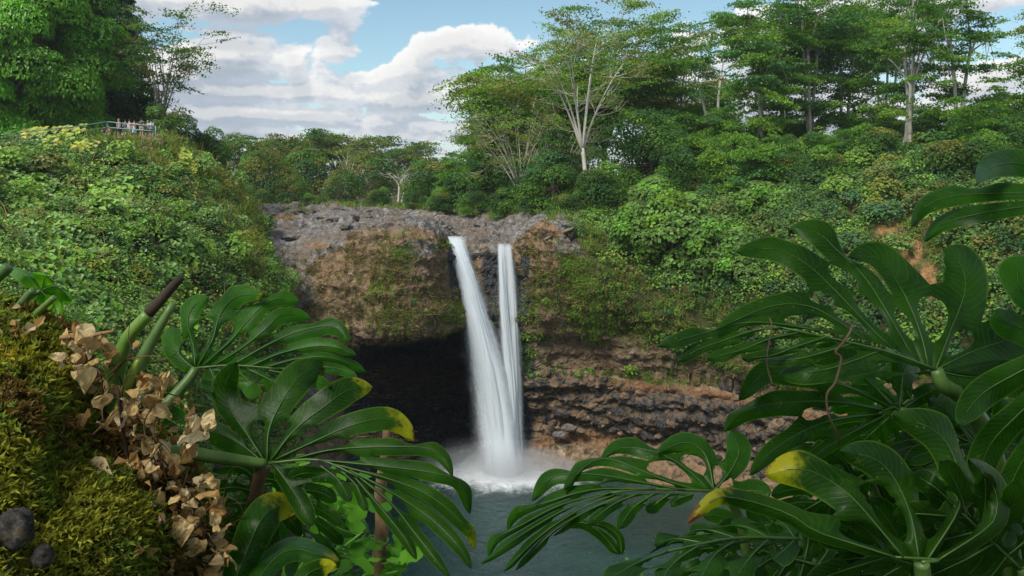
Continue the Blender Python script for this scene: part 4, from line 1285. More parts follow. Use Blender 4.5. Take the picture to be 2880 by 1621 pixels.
# understorey along the rim
grp3 = 'understorey bushes on the rim'
UND = [(2020, 514, 104, U1, 0.90, 'dark bush under the rim trees, beside the bare twigs'), (2210, 492, 102, D1, 0.36, 'bushy understorey tree under the many-stemmed tree'),
       (2340, 476, 100, U2, 0.48, 'biggest bush on the rim, spreading below the pale trunks'), (2460, 484, 96, D3, 0.80, 'low bush at the foot of the pale fan of trunks'),
       (2620, 476, 95, U1, 0.45, 'round bush under the twin-stemmed tree'), (2770, 472, 90, U1, 0.95, 'dark bush near the right edge under the overhanging branches'),
       (2880, 464, 84, D2, 0.50, 'bush at the very right edge on the rim'), (2110, 560, 95, U1, 0.90, 'leafy bush halfway down the slope under the rim'),
       (2330, 560, 92, D3, 0.80, 'leafy bush on the slope below the biggest rim bush'), (2700, 560, 80, D3, 0.90, 'bush on the slope above the red earth scar'), (1900, 545, 100, D2, 0.70, 'bush on the slope under the big dense tree'),
       (2080, 470, 116, U2, .8, 'layered understorey tree filling the space under the tall forked tree'), (2240, 462, 118, U2, .72, 'layered understorey tree behind the bushy rim tree'), (2430, 452, 116, U2, .75, 'layered understorey tree far back under the pale trunks'), (2590, 450, 112, U2, .7, 'layered understorey tree behind the fan of pale trunks'), (2730, 450, 106, U2, .65, 'layered understorey tree behind the twin-stemmed tree'), (2860, 446, 100, U2, .9, 'layered understorey tree at the right edge'), (1960, 500, 124, U2, 1.1, 'layered understorey tree beside the big dense tree')]
for k, (x, y, d, pr, sc, lab) in enumerate(UND):
    plant_tree(pr, x, y, d, lab, 'bush', 'bush', grp3, k * 1.7, sc)
# pale big-leaved trees on the slope
K1 = dense_tree(231, 8.0, 4.6, 30, 260, .46, .95, [G_PALE * 1.0, G_PALE * .85, G_LIGHT * .9], hang=.6, lobe=.34, low=.12, r0=.2)
K2 = dense_tree(232, 6.0, 4.2, 24, 260, .44, .95, [G_PALE * .9, G_PALE * .8, G_MID * 1.5], hang=.6, lobe=.36, low=.1, r0=.18)
grp4 = 'pale big-leaved trees on the slope'
for k, (x, y, d, pr, sc, lab) in enumerate([(1800, 705, 85, K2, .82, 'pale-green big-leaved tree at the end of its row, nearest the cliff'), (1905, 745, 84, K1, .95, 'tallest pale-green big-leaved tree overhanging the grassy cliff'),
                                           (2010, 770, 82, K2, .95, 'pale big-leaved tree with yellowing leaves low on the slope'), (2080, 800, 80, K2, .72, 'small pale big-leaved tree half hidden by the great split leaf'),
                                           (1840, 610, 92, K2, .75, 'pale big-leaved tree high on the slope beside hanging roots'), (2140, 640, 88, K2, .8, 'pale big-leaved tree above the great split leaf')]):
    plant_tree(pr, x, y, d, lab, 'tree', 'big_leaved_tree', grp4, k * 2.1, sc)
# far bank
FB = [G_MID * .95, G_OLIVE * .9, G_DARK * 1.4, G_BLUE * .9]
E1 = umbrella_tree(241, 15, 9.5, .35, 8, 60, 200, .46, FB, 1, (0, 0), .5, .13, .24, r0=.3)
E2 = dense_tree(242, 13, 7.5, 30, 330, .5, .7, FB, hang=.1, lobe=.36, low=.1, r0=.3)
E3 = umbrella_tree(243, 8, 4.2, .35, 7, 26, 0, .3, None, 2, (.02, 0), .2, .1, .2, twigs=7, r0=.2, trunk_tint=(1.2, 1.2, 1.18))
E4 = umbrella_tree(244, 14, 5.0, .4, 6, 24, 40, .36, [G_OLIVE, G_LIGHT], 2, (-.03, 0), .2, .1, .22, twigs=3, r0=.2, trunk_tint=(1.15, 1.15, 1.1))
grp5 = 'trees on the far bank'
FAR = [(1110, 548, 205, E1, 1.12, .3, 'far flat-topped tree nearest the open sky gap beside the hill of trees', 'bark_grey'), (945, 548, 210, E1, 1.15, 2.0, 'far flat-topped tree in the middle of the skyline', 'bark_grey'),
       (850, 548, 200, E1, 1.18, 4.0, 'far flat-topped tree rising over the round dark ones', 'bark_grey'), (755, 556, 175, E2, .95, 1.0, 'round olive-green tree behind the hillside edge', 'bark_grey'),
       (672, 520, 150, E2, .72, 2.2, 'round tree peeping over the hillside brow', 'bark_grey'), (1040, 560, 180, E2, .85, 5.0, 'broad dome-shaped tree under the far flat-topped trees', 'bark_grey'),
       (860, 566, 158, E2, .8, 3.3, 'dark dome-shaped tree on the far bank in front of the skyline', 'bark_grey'), (740, 574, 140, E2, .72, .4, 'shadowy dense tree standing at the edge of the riverbed', 'bark_grey'),
       (1200, 572, 170, E2, .75, 1.4, 'bushy tree at the bend of the riverbed', 'bark_grey'), (960, 574, 150, E2, .5, 4.4, 'low bushy tree by the bare white sapling on the far bank', 'bark_grey'),
       (1125, 572, 150, E3, .95, .3, 'bare white leafless tree standing above the riverbed', 'bark_pale'), (985, 566, 155, E4, .85, 1.0, 'slim whitish tree with thin leaves on the far bank', 'bark_pale'),
       (1190, 585, 150, E2, .45, 2.8, 'low bright bush between the bare white tree and the riverbed', 'bark_grey'), (820, 584, 138, E2, .42, 5.5, 'low shrub at the far end of the rocks', 'bark_grey'), (1290, 600, 138, E2, .38, .8, 'small dark shrub on the bank under the leaning pale branches', 'bark_grey')]
for (x, y, d, pr, sc, rot, lab, bk) in FAR:
    plant_tree(pr, x, y, d, lab, 'tree', 'tree', grp5, rot, sc, bk)
for k, (x, y, d, pr, sc, lab) in enumerate([(725, 596, 128, D3, .55, 'low shrub where the riverbed meets the hillside shadow'), (880, 597, 132, D3, .42, 'small round shrub on the rocks below the dark dome-shaped tree'), (1065, 592, 128, D3, .5, 'green shrub on the rocks just left of the bare white tree'), (1160, 598, 126, D2, .36, 'shrub on the rocks just right of the bare white tree'),
                                           (1235, 604, 120, D3, .5, 'spreading shrub at the riverbed edge under the low dark bush tree'), (1330, 610, 114, D2, .42, 'shrub overhanging the channel above the broad fall'), (1425, 612, 110, D3, .55, 'drooping shrub above the channel of the narrow fall'), (1600, 622, 97, D3, .5, 'shrub on the cliff top beside the grey rock shoulder')]):
    plant_tree(pr, x, y, d, lab, 'bush', 'bush', 'shrubs along the riverbed', k * 1.3, sc)
# wood beyond, one mass
mb = MB()
rngf = np.random.default_rng(77)
for k in range(150):
    d_ = 240 + 260 * rngf.random()
    x_ = (rngf.random() * 1.7 - .85) * d_
    h_, w_ = 9 + 7 * rngf.random(), 6 + 4 * rngf.random()
    m_ = 420
    dd_ = unit(rngf.normal(size=(m_, 3)))
    dd_[:, 2] = np.abs(dd_[:, 2])
    C_ = np.array((x_, d_, -4 + h_ * .3)) + dd_ * np.array((w_, w_, h_ * .7)) * (.8 + .25 * rngf.random((m_, 1)))
    leaves(mb, rngf, C_, dd_ + rngf.normal(size=(m_, 3)) * .4, 1.1, .8, np.clip(FB[k % 4] * (1 + .2 * rngf.normal(size=(m_, 1))), .006, .4))
obj('forest', mb.build('forest'), M['foliage_soft'], label='distant wood closing the view upstream', cat='forest', kind='stuff')
# by the lookout
MG = [np.array((.105, .28, .016)), np.array((.085, .24, .014)), np.array((.125, .31, .022))]
L1 = dense_tree(251, 22, 9.8, 62, 1900, .50, .40, MG, hang=.7, lobe=.29, low=.0, r0=.6)
L2 = dense_tree(252, 26, 5.4, 64, 900, .46, .38, [G_DARK * 1.1, G_MID * .8, G_DARK * .9], hang=.9, lobe=.36, low=.05, shape='cone', r0=.4)
L3 = umbrella_tree(253, 16.5, 6.0, .22, 15, 75, 90, .28, [G_DARK * 1.3, G_MID * .9, G_OLIVE * .8], 5, (.03, 0), .8, .14, .2, twigs=2, r0=.15, trunk_tint=(1.0, .97, .94), bend=.3)
plant_tree(L1, 90, 392, 88, 'huge bright-green dome-crowned tree behind the railing', rot=.3, fol='foliage')
plant_tree(L1, -190, 400, 96, 'second bright-green dome-crowned tree at the left edge', rot=2.3, fol='foliage', sc=1.05)
plant_tree(L2, 330, 388, 102, 'tall dark cone-shaped tree behind the huge bright dome', rot=.0, fol='foliage')
plant_tree(L2, 215, 388, 108, 'tall dark tree top showing over the bright dome', rot=1.5, fol='foliage', sc=1.05)
plant_tree(L3, 455, 392, 90, 'slender many-stemmed tree with sparse leaves against the clouds by the lookout', rot=.8, bark='bark_grey')
plant_tree(D3, 480, 404, 88, 'bush at the foot of the slender tree by the lookout', 'bush', 'bush', None, .5, .55)
plant_tree(D3, 585, 470, 92, 'small bush on the shoulder of the hillside', 'bush', 'bush', None, 2.5, .6)

# ------------------------------------------------------------------ near plants: split-leaf philodendron / monstera
def monstera_mat():
    m, t, out = material('glossy_leaf')
    geo = t.new('ShaderNodeNewGeometry')
    pos = geo.outputs['Position']
    n = t.noise(pos, 7.0, 4, .6)
    c = t.mix(t.mr(n, .3, .7), (.007, .034, .003), (.023, .080, .006))
    c = t.mix(1.0, c, t.attr('tint'), 'MULTIPLY')
    edge = t.attr('edge', 'Fac')
    c = t.mix(t.m('MULTIPLY', t.mr(edge, .86, 1.0), .4), c, (.14, .26, .02))
    spots = t.voro(pos, 38.0)
    speck = t.m('MULTIPLY', t.mr(spots, .04, .10, 1, 0), t.mr(t.noise(pos, 4.0, 2), .48, .56))
    c = t.mix(t.m('MULTIPLY', speck, .7), c, (.20, .19, .06))
    blot = t.mr(t.noise(pos, 11.0, 4, .7), .66, .72)
    c = t.mix(t.m('MULTIPLY', blot, .6), c, (.10, .12, .02))
    tip = t.m('ADD', t.attr('tip', 'Fac'), t.m('MULTIPLY', t.m('SUBTRACT', t.noise(pos, 24.0, 4, .65), .5), t.mr(t.attr('tip', 'Fac'), 0, .3, 0, .9)))
    c = t.mix(t.mr(tip, .25, .6), c, (.36, .33, .015))
    br = t.mr(tip, .74, .8)
    c = t.mix(br, c, t.mix(n, (.26, .10, .025), (.14, .06, .025)))
    # side veins run slantwise from the finger's rib to its margin
    ph = t.m('FRACT', t.m('MULTIPLY', t.m('ADD', t.attr('lt', 'Fac'), t.m('MULTIPLY', t.noise(pos, 9.0, 2), .02)), 62.0))
    rib = t.mr(t.m('ABSOLUTE', t.m('SUBTRACT', ph, .5)), 0.0, .16, 1.0, 0.0)
    c = t.mix(t.m('MULTIPLY', rib, .16), c, (.10, .20, .03))
    dust = t.mr(t.noise(pos, 55.0, 5, .7), .5, .75)
    c = t.mix(t.m('MULTIPLY', dust, .05), c, (.20, .20, .15))
    wave = t.noise(pos, 13.0, 3, .55)
    h = t.m('ADD', t.m('MULTIPLY', wave, 1.0), t.m('ADD', t.m('MULTIPLY', rib, -.10), t.m('MULTIPLY', t.noise(pos, 45.0, 3), .15)))
    b = principled(t, None, c, t.m('ADD', t.mr(br, 0, 1, .38, .8, False), t.m('MULTIPLY', dust, .25)), .22, t.bump(h, .17, .02))
    tr = t.new('ShaderNodeBsdfTranslucent')
    t.l.new(t.mix(1.0, c, (1.7, 2.1, .7), 'MULTIPLY'), tr.inputs[0])
    mx = t.new('ShaderNodeMixShader')
    mx.inputs[0].default_value = .48
    t.l.new(b.outputs[0], mx.inputs[1])
    t.l.new(tr.outputs[0], mx.inputs[2])
    t.l.new(mx.outputs[0], out.inputs['Surface'])
    return m


def stem_mat(name, c1, c2, rough=.45):
    m, t, out = material(name)
    geo = t.new('ShaderNodeNewGeometry')
    n = t.noise(t.vm('MULTIPLY', geo.outputs['Position'], (1, 1, .4)), 18.0, 4, .6)
    c = t.mix(t.mr(n, .35, .65), c1, c2)
    c = t.mix(1.0, c, t.attr('tint'), 'MULTIPLY')
    principled(t, out, c, rough, .4, t.bump(n, .25, .01))
    return m


M['leaf'] = monstera_mat()
M['vein'] = stem_mat('leaf_vein', (.045, .10, .016), (.034, .08, .014))
M['petiole'] = stem_mat('green_stem', (.05, .11, .02), (.085, .15, .03))
M['stub'] = stem_mat('dry_stem', (.045, .03, .018), (.10, .065, .035), .85)


def lobe_prof(t, wb):
    s = np.clip(t / .6, 0, 1)
    s = s * s * (3 - 2 * s)
    tipf = np.clip((t - .62) / .38, 0, 1)
    return (wb + (1 - wb) * s) * (1 - tipf ** 2.8) ** .75


def leaf_mesh(hub, lobes, d0, gx=0., gy=0., seed=0, tw=.5, holes=True, amp=.009, bowl=0.0, wob=.012, tint=(1, 1, 1), veinr=.0022, tipd=0.10, curl=0.0):
    """lobes: in order round the blade: (points px,py from midrib to tip, half width px, tip yellowing 0..1).
    Returns blade mesh and vein mesh in world space."""
    rng = np.random.default_rng(seed)
    NT_, NA = 46, 6
    hub = np.array(hub, float)
    t = np.linspace(0, 1, NT_)
    ctr, per_, wid, tipc, len_ = [], [], [], [], []
    for (pts, hw, ty) in lobes:
        c = crom(np.array(pts, float), NT_ * 3)
        s = np.concatenate(([0], np.cumsum(np.linalg.norm(np.diff(c, axis=0), axis=1))))
        c = np.stack([np.interp(t * s[-1], s, c[:, k]) for k in (0, 1)], -1)
        g = np.gradient(c, axis=0)
        g /= np.linalg.norm(g, axis=1, keepdims=True) + 1e-9
        ctr.append(c)
        len_.append(s[-1] / F * d0)
        per_.append(np.stack((g[:, 1], -g[:, 0]), -1))
        wid.append(hw * 1.03 * lobe_prof(t, .72))
        tipc.append(ty)
    n = len(lobes)
    FR = [[np.ones(NT_), np.ones(NT_)] for _ in range(n)]
    B = [[None, None] for _ in range(n)]       # boundary towards previous / next lobe
    for i in range(n - 1):
        j = i + 1
        mid = (ctr[i] + ctr[j]) / 2
        tws = tw * (.8 + .4 * rng.random())
        # the web may not stretch over a gap much wider than the lobes
        gap = np.linalg.norm(ctr[i] - ctr[j], axis=1) / 2
        for (a, b, sd) in ((i, j, 1), (j, i, 0)):
            sgn = np.sign(np.sum(per_[a] * (ctr[b] - ctr[a]), 1))
            sgn = np.where(sgn == 0, 1, sgn)
            sg = np.sign(np.median(sgn[2:int(NT_ * .6)]))
            near_ = np.linalg.norm(ctr[a][:, None] - ctr[b][None], axis=2).min(1) / 2
            lim = .91 * near_          # fingers stay clear of each other
            free = ctr[a] + per_[a] * (sg * np.minimum(wid[a], np.maximum(lim, 5.0)))[:, None]
            e = np.clip((t - tws) / .08, 0, 1)
            e = np.sqrt(1 - (1 - e) ** 2)
            e = np.where(t <= tws, 0, e)[:, None]
            bd = mid * (1 - e) + free * e
            if holes and tws > .2:
                hrng = np.random.default_rng(seed * 97 + i * 13)
                for (hc, hl, hf) in ((.38 + .2 * hrng.random(), .15 + .08 * hrng.random(), .55 + .2 * hrng.random()), (.76 + .06 * hrng.random(), .10, .5 * (hrng.random() > .4))):
                    x = (t - hc * tws) / (hl * tws * 1.4)
                    f = np.where(np.abs(x) < 1, hf * np.sqrt(np.clip(1 - x * x, 0, 1)), 0)[:, None]
                    bd = bd + (ctr[a] - bd) * f * (t <= tws)[:, None]
            B[a][sd] = bd
            FR[a][sd] = e[:, 0]
    for i, sd, o in ((0, 0, 1), (n - 1, 1, n - 2)):
        if n > 1:
            other = np.sign(np.median(np.sum(per_[i] * (ctr[o] - ctr[i]), 1)[2:int(NT_ * .6)]))
        else:
            other = 1
        B[i][sd] = ctr[i] - per_[i] * (other * wid[i] * np.clip(t / .12, 0, 1) ** .6)[:, None]
    if n == 1:
        B[0][1] = ctr[0] + per_[0] * (wid[0] * np.clip(t / .12, 0, 1) ** .6)[:, None]
    V, Q, E, Tp, Lt, cnt = [], [], [], [], [], 0
    veins = MB()

    def depth(xy, tt, av, i):
        d = d0 + gx * (xy[..., 0] - hub[0]) / 1000 + gy * (xy[..., 1] - hub[1]) / 1000
        rr_ = np.linalg.norm(xy - hub, axis=-1) / 500
        d = d + bowl * rr_ ** 2
        d = d + amp * av ** 1.6 + wob * vnoise(np.stack((xy[..., 0] / 90, xy[..., 1] / 90, np.full(xy.shape[:-1], seed * 1.7)), -1), seed)
        d = d + tdep[i] * np.clip((tt - .5) / .5, 0, 1) ** 2
        return d
    tdep = rng.normal(size=n) * tipd
    for i in range(n):
        a = np.linspace(0, 1, NA)
        for sd in (0, 1):
            b = B[i][sd]
            xy = ctr[i][:, None] * (1 - a)[None, :, None] + b[:, None] * a[None, :, None]
            tt = np.repeat(t[:, None], NA, 1)
            av = np.repeat(a[None], NT_, 0)
            cross = 1 if sd else -1
            d = depth(xy, tt, av, i) + curl * cross * av * np.clip((tt - .4) / .6, 0, 1) ** 1.5
            G = PA(np.concatenate((xy, d[..., None]), -1))
            f = grid_faces(NT_, NA) + cnt
            # turn faces so that all of the blade looks the same way
            p0, p1, p2 = G[NT_ // 3, 1], G[NT_ // 3 + 1, 1], G[NT_ // 3, 2]
            if np.cross(p1 - p0, p2 - p0)[1] > 0:
                f = f[:, ::-1]
            V.append(G.reshape(-1, 3))
            Q.append(f)
            E.append((av * FR[i][sd][:, None]).ravel())
            Tp.append((tipc[i] * np.clip((tt - .60 + .06 * av) / .40, 0, 1) ** 1.5).ravel())
            Lt.append((tt * len_[i] - av * .045 + 7 * i).ravel())
            cnt += NT_ * NA
        cd = depth(ctr[i], t, np.zeros(NT_), i) - .0015
        c3 = PA(np.concatenate((ctr[i], cd[:, None]), -1))[:int(NT_ * .93)][::3]
        tube(veins, c3, [veinr * 1.0, veinr * .75, veinr * .3], 5)
    hubd = PA(np.array((hub[0], hub[1], d0)))
    starts = np.array([c[0] for c in ctr])
    far = starts[np.argmax(np.linalg.norm(starts - hub, axis=1))]
    if np.linalg.norm(far - hub) > 30:
        k = np.linspace(0, 1, 8)[:, None]
        order = starts[np.argsort(np.linalg.norm(starts - hub, axis=1))]
        path = crom(np.concatenate((hub[None], order[len(order) // 2][None], far[None])), 9)
        dd = d0 + gx * (path[:, 0] - hub[0]) / 1000 + gy * (path[:, 1] - hub[1]) / 1000 + bowl * (np.linalg.norm(path - hub, axis=1) / 500) ** 2 - .003
        tube(veins, PA(np.concatenate((path, dd[:, None]), -1)), [veinr * 2.0, veinr * 1.1], 6)
    V = np.concatenate(V)
    E = np.concatenate(E)
    # margin only where the border is free: web seams carry no pale rim
    me = mesh('leaf', V, np.concatenate(Q), np.broadcast_to(np.array(tint, float), (len(V), 3)), {'edge': E, 'tip': np.concatenate(Tp), 'lt': np.concatenate(Lt)}, True)
    return me, veins.build('veins', True)


class Plant:
    def __init__(s, name, loc, label, cat):
        s.root = thing(name, loc, label, cat)
        s.off = [-x for x in s.root.location]

    def part(s, name, me, mat, parent=None, label=None):
        o = obj(name, me, mat, parent or s.root, label=label)
        if parent is None:
            o.location = s.off
        return o

    def leaf(s, hub, lobes, d0, label=None, **kw):
        bl, ve = leaf_mesh(hub, lobes, d0, **kw)
        o = s.part('leaf', bl, M['leaf'], label=label)
        s.part('veins', ve, M['vein'], o)
        return o

    def stem(s, pts, rad, mat='petiole', name='petiole', sides=10, n=16, tint=(1, 1, 1)):
        mb = MB()
        tube(mb, PA(np.array(pts, float)), rad, sides, tint, n)
        return s.part(name, mb.build(name, True), M[mat])


def auto_lobes(hub, ang, L, seed, n=5, spread=1.0, sag=.25, wid=.085):
    """a whole split leaf: midrib of length L from hub towards ang (radians, 0 = right, pi/2 = down)"""
    rng = np.random.default_rng(seed)
    h = np.array(hub, float)
    ax = np.array((math.cos(ang), math.sin(ang)))
    nr = np.array((-ax[1], ax[0]))
    side = {1: [], -1: []}
    for sg in (1, -1):
        for k in range(n):
            s0 = .0 + .62 * (k / n)
            ph = (1.95 - 1.55 * (k + .3) / n) * spread + rng.normal() * .06
            ln = L * (.50 - .10 * abs(k / n - .45)) * (.9 + .2 * rng.random())
            st = h + ax * L * s0
            dr = ax * math.cos(ph) + nr * sg * math.sin(ph)
            d2 = ax * math.cos(ph * .62) + nr * sg * math.sin(ph * .62)
            pts = [st, st + dr * ln * .4, st + dr * ln * .62 + d2 * ln * .2, st + dr * ln * .72 + d2 * ln * .45]
            pts = [q + np.array((0, sag * ln * (j / 3) ** 2)) for j, q in enumerate(pts)]
            side[sg].append((pts, L * wid * (.9 + .3 * rng.random()), 0.0))
    tip = ([h + ax * L * .62, h + ax * L * .8, h + ax * L + np.array((0, sag * L * .2))], L * wid * .9, 0.0)
    return side[1] + [tip] + side[-1][::-1]


# ---- plant at the right
rp = Plant('monstera_plant', (1.3, 2.3, -1.75), 'large glossy split-leaf plant filling the lower right of the view', 'plant')
R1 = [([(2632, 1040), (2743, 986), (2873, 948), (2980, 930)], 62, 0), ([(2632, 1040), (2672, 935), (2714, 818), (2700, 740), (2652, 702)], 64, 0),
      ([(2611, 1030), (2588, 935), (2538, 818), (2471, 730), (2383, 722)], 52, 0), ([(2567, 1004), (2492, 873), (2429, 776), (2350, 700), (2300, 655), (2222, 640)], 45, 0),
      ([(2504, 978), (2421, 893), (2333, 801), (2257, 735), (2177, 700), (2068, 709)], 38, 0), ([(2429, 955), (2366, 910), (2295, 868), (2219, 855), (2135, 872), (2010, 930)], 30, 0),
      ([(2300, 930), (2200, 912), (2093, 908), (1989, 935), (1848, 975)], 28, 0), ([(2200, 922), (2120, 930), (2030, 960), (1960, 985), (1905, 1019)], 24, 0),
      ([(2260, 932), (2160, 955), (2085, 985), (1985, 1010)], 24, 0), ([(2324, 948), (2240, 975), (2170, 1000), (2085, 1008)], 26, 0), ([(2400, 965), (2320, 990), (2240, 1010), (2140, 1012)], 30, 0),
      ([(2480, 985), (2400, 1015), (2320, 1040), (2190, 1056)], 36, 0), ([(2632, 1044), (2720, 1060), (2820, 1065), (2960, 1080)], 55, 0)]
rp.leaf((2632, 1040), R1, 2.15, 'largest leaf, its long fingers spread against the slope', gx=.35, gy=-.55, seed=1, bowl=.06, tw=.54)
rp.stem([(2632, 1040, 2.15), (2655, 1085, 2.15), (2720, 1130, 2.2), (2800, 1300, 2.3), (2860, 1700, 2.4)], [.018, .022, .026, .03])
R2 = [([(2538, 1152), (2597, 1111), (2650, 1090)], 26, 0), ([(2530, 1150), (2536, 1090), (2545, 1040), (2580, 1015)], 46, 0), ([(2513, 1146), (2429, 1060), (2345, 1005), (2253, 1040)], 46, 0),
      ([(2521, 1153), (2387, 1090), (2261, 1061), (2156, 1048), (2077, 1128)], 36, 0), ([(2492, 1155), (2345, 1130), (2177, 1136), (2090, 1160), (2036, 1215)], 36, 0),
      ([(2471, 1164), (2345, 1182), (2261, 1212), (2170, 1270), (2108, 1338)], 28, 0), ([(2490, 1168), (2400, 1215), (2330, 1255), (2258, 1305)], 20, 0)]
rp.leaf((2530, 1158), R2, 2.35, 'shaded split leaf hanging just below the largest leaf', gx=.3, gy=-.3, seed=2, tw=.52, tint=(.8, .85, .8))  # lower tint puts this leaf's shade into its colour
rp.stem([(2530, 1158, 2.35), (2620, 1180, 2.4), (2700, 1300, 2.5), (2760, 1700, 2.6)], [.014, .018, .022])
R3 = [([(2015, 1382), (2090, 1380), (2170, 1385)], 34, 0), ([(2011, 1378), (2053, 1327), (2078, 1268), (2053, 1212)], 34, 0), ([(2007, 1376), (1994, 1306), (1969, 1262), (1919, 1245), (1847, 1277)], 28, 0),
      ([(1994, 1379), (1940, 1327), (1877, 1285), (1801, 1262), (1738, 1262), (1688, 1298)], 28, 0), ([(1969, 1382), (1885, 1356), (1801, 1323), (1717, 1292), (1654, 1305), (1585, 1379)], 28, 0),
      ([(1927, 1379), (1801, 1356), (1696, 1337), (1592, 1333), (1541, 1350), (1495, 1411)], 28, 0), ([(1843, 1376), (1675, 1377), (1550, 1409), (1457, 1443), (1426, 1499)], 23, 0),
      ([(1759, 1377), (1592, 1415), (1466, 1477), (1395, 1516), (1374, 1574)], 23, 0), ([(1717, 1386), (1592, 1432), (1466, 1505), (1353, 1587)], 18, 0),
      ([(1730, 1391), (1633, 1432), (1520, 1507), (1415, 1610)], 16, 0), ([(1759, 1392), (1654, 1436), (1550, 1500), (1449, 1606)], 14, 0),
      ([(1740, 1395), (1640, 1444), (1554, 1507)], 15, 0), ([(1790, 1390), (1720, 1422), (1652, 1478)], 18, 0), ([(1840, 1388), (1782, 1428), (1738, 1488)], 22, 0), ([(1885, 1388), (1850, 1413), (1818, 1440)], 22, 0), ([(1950, 1390), (1905, 1405), (1887, 1426)], 18, 0)]
rp.leaf((2011, 1382), R3, 2.05, 'arching split leaf reaching left over the pool', gx=.25, gy=-.7, seed=3, bowl=.05, tw=.46, tint=(1.25, 1.35, 1.1))
rp.stem([(2011, 1382, 2.05), (2060, 1420, 2.1), (2090, 1500, 2.15), (2120, 1700, 2.25)], [.010, .012, .015])
R4 = [([(2640, 1575), (2778, 1483), (2804, 1427), (2789, 1360), (2722, 1289)], 36, 0), ([(2606, 1578), (2690, 1446), (2700, 1378), (2685, 1289), (2629, 1211), (2510, 1166)], 54, 0),
      ([(2585, 1572), (2562, 1453), (2517, 1349), (2461, 1292), (2360, 1268)], 50, 0), ([(2540, 1567), (2461, 1472), (2386, 1390), (2293, 1330), (2225, 1320), (2150, 1337)], 58, .8),
      ([(2517, 1567), (2405, 1531), (2293, 1494), (2218, 1446), (2088, 1405), (2013, 1402), (1931, 1474)], 27, .92)]
rp.leaf((2592, 1582), R4, 1.72, 'nearest leaf with yellow and brown finger tips', gx=.1, gy=-.35, seed=4, tw=.5, bowl=.03, amp=.02, tint=(1.05, 1.0, 1.0))
rp.stem([(2592, 1582, 1.72), (2600, 1640, 1.74), (2640, 1800, 1.8)], [.016, .02])
R5 = [([(2235, 1514), (2212, 1482), (2185, 1462)], 44, 0), ([(2160, 1512), (2110, 1486), (2055, 1470)], 46, 0), ([(2070, 1514), (2000, 1492), (1940, 1490)], 44, 0), ([(1970, 1526), (1900, 1516), (1840, 1532)], 36, 0),
      ([(1880, 1550), (1790, 1585), (1690, 1645)], 34, 0), ([(1970, 1532), (1900, 1580), (1850, 1645)], 34, 0), ([(2070, 1520), (2010, 1562), (1965, 1640)], 42, 0), ([(2160, 1518), (2115, 1562), (2065, 1630)], 44, 0), ([(2235, 1518), (2212, 1542), (2172, 1575)], 40, 0)]
rp.leaf((2248, 1516), R5, 1.9, 'pale shiny leaf seen from above at the bottom edge', gx=.35, gy=-2.6, seed=5, tw=.80, amp=.03, tint=(1.2, 1.3, 1.5), tipd=.02)
R0 = [([(3040, 560), (2900, 470), (2800, 465), (2745, 512)], 40, 0), ([(3040, 560), (2900, 545), (2720, 548), (2610, 575), (2562, 640)], 30, 0), ([(3040, 570), (2900, 580), (2760, 600), (2650, 630), (2598, 682)], 26, 0)]
rp.leaf((3040, 560), R0, 1.9, 'leaf reaching in from the right edge above the largest leaf', gx=-.2, gy=-.9, seed=6, tw=.3, tint=(1.2, 1.3, 1.1))
R6 = [([(2960, 960), (2900, 850), (2860, 780), (2880, 720)], 60, 0), ([(2960, 980), (2880, 930), (2820, 900), (2800, 870)], 44, 0)]
rp.leaf((2960, 980), R6, 2.2, 'light-green leaf standing up at the right edge', gy=-.3, seed=7, tw=.3, tint=(1.5, 1.7, 1.3))
R7 = [([(2960, 1000), (2860, 1050), (2760, 1110), (2692, 1195)], 44, 0), ([(2960, 1080), (2860, 1170), (2780, 1260), (2735, 1400)], 46, 0), ([(2960, 1180), (2880, 1290), (2830, 1400), (2800, 1520)], 40, 0)]
rp.leaf((2980, 1060), R7, 2.0, 'folded fingers of a leaf drooping down the right edge', gx=-.1, gy=.2, seed=8, tw=.22, tint=(1.2, 1.25, 1.1))
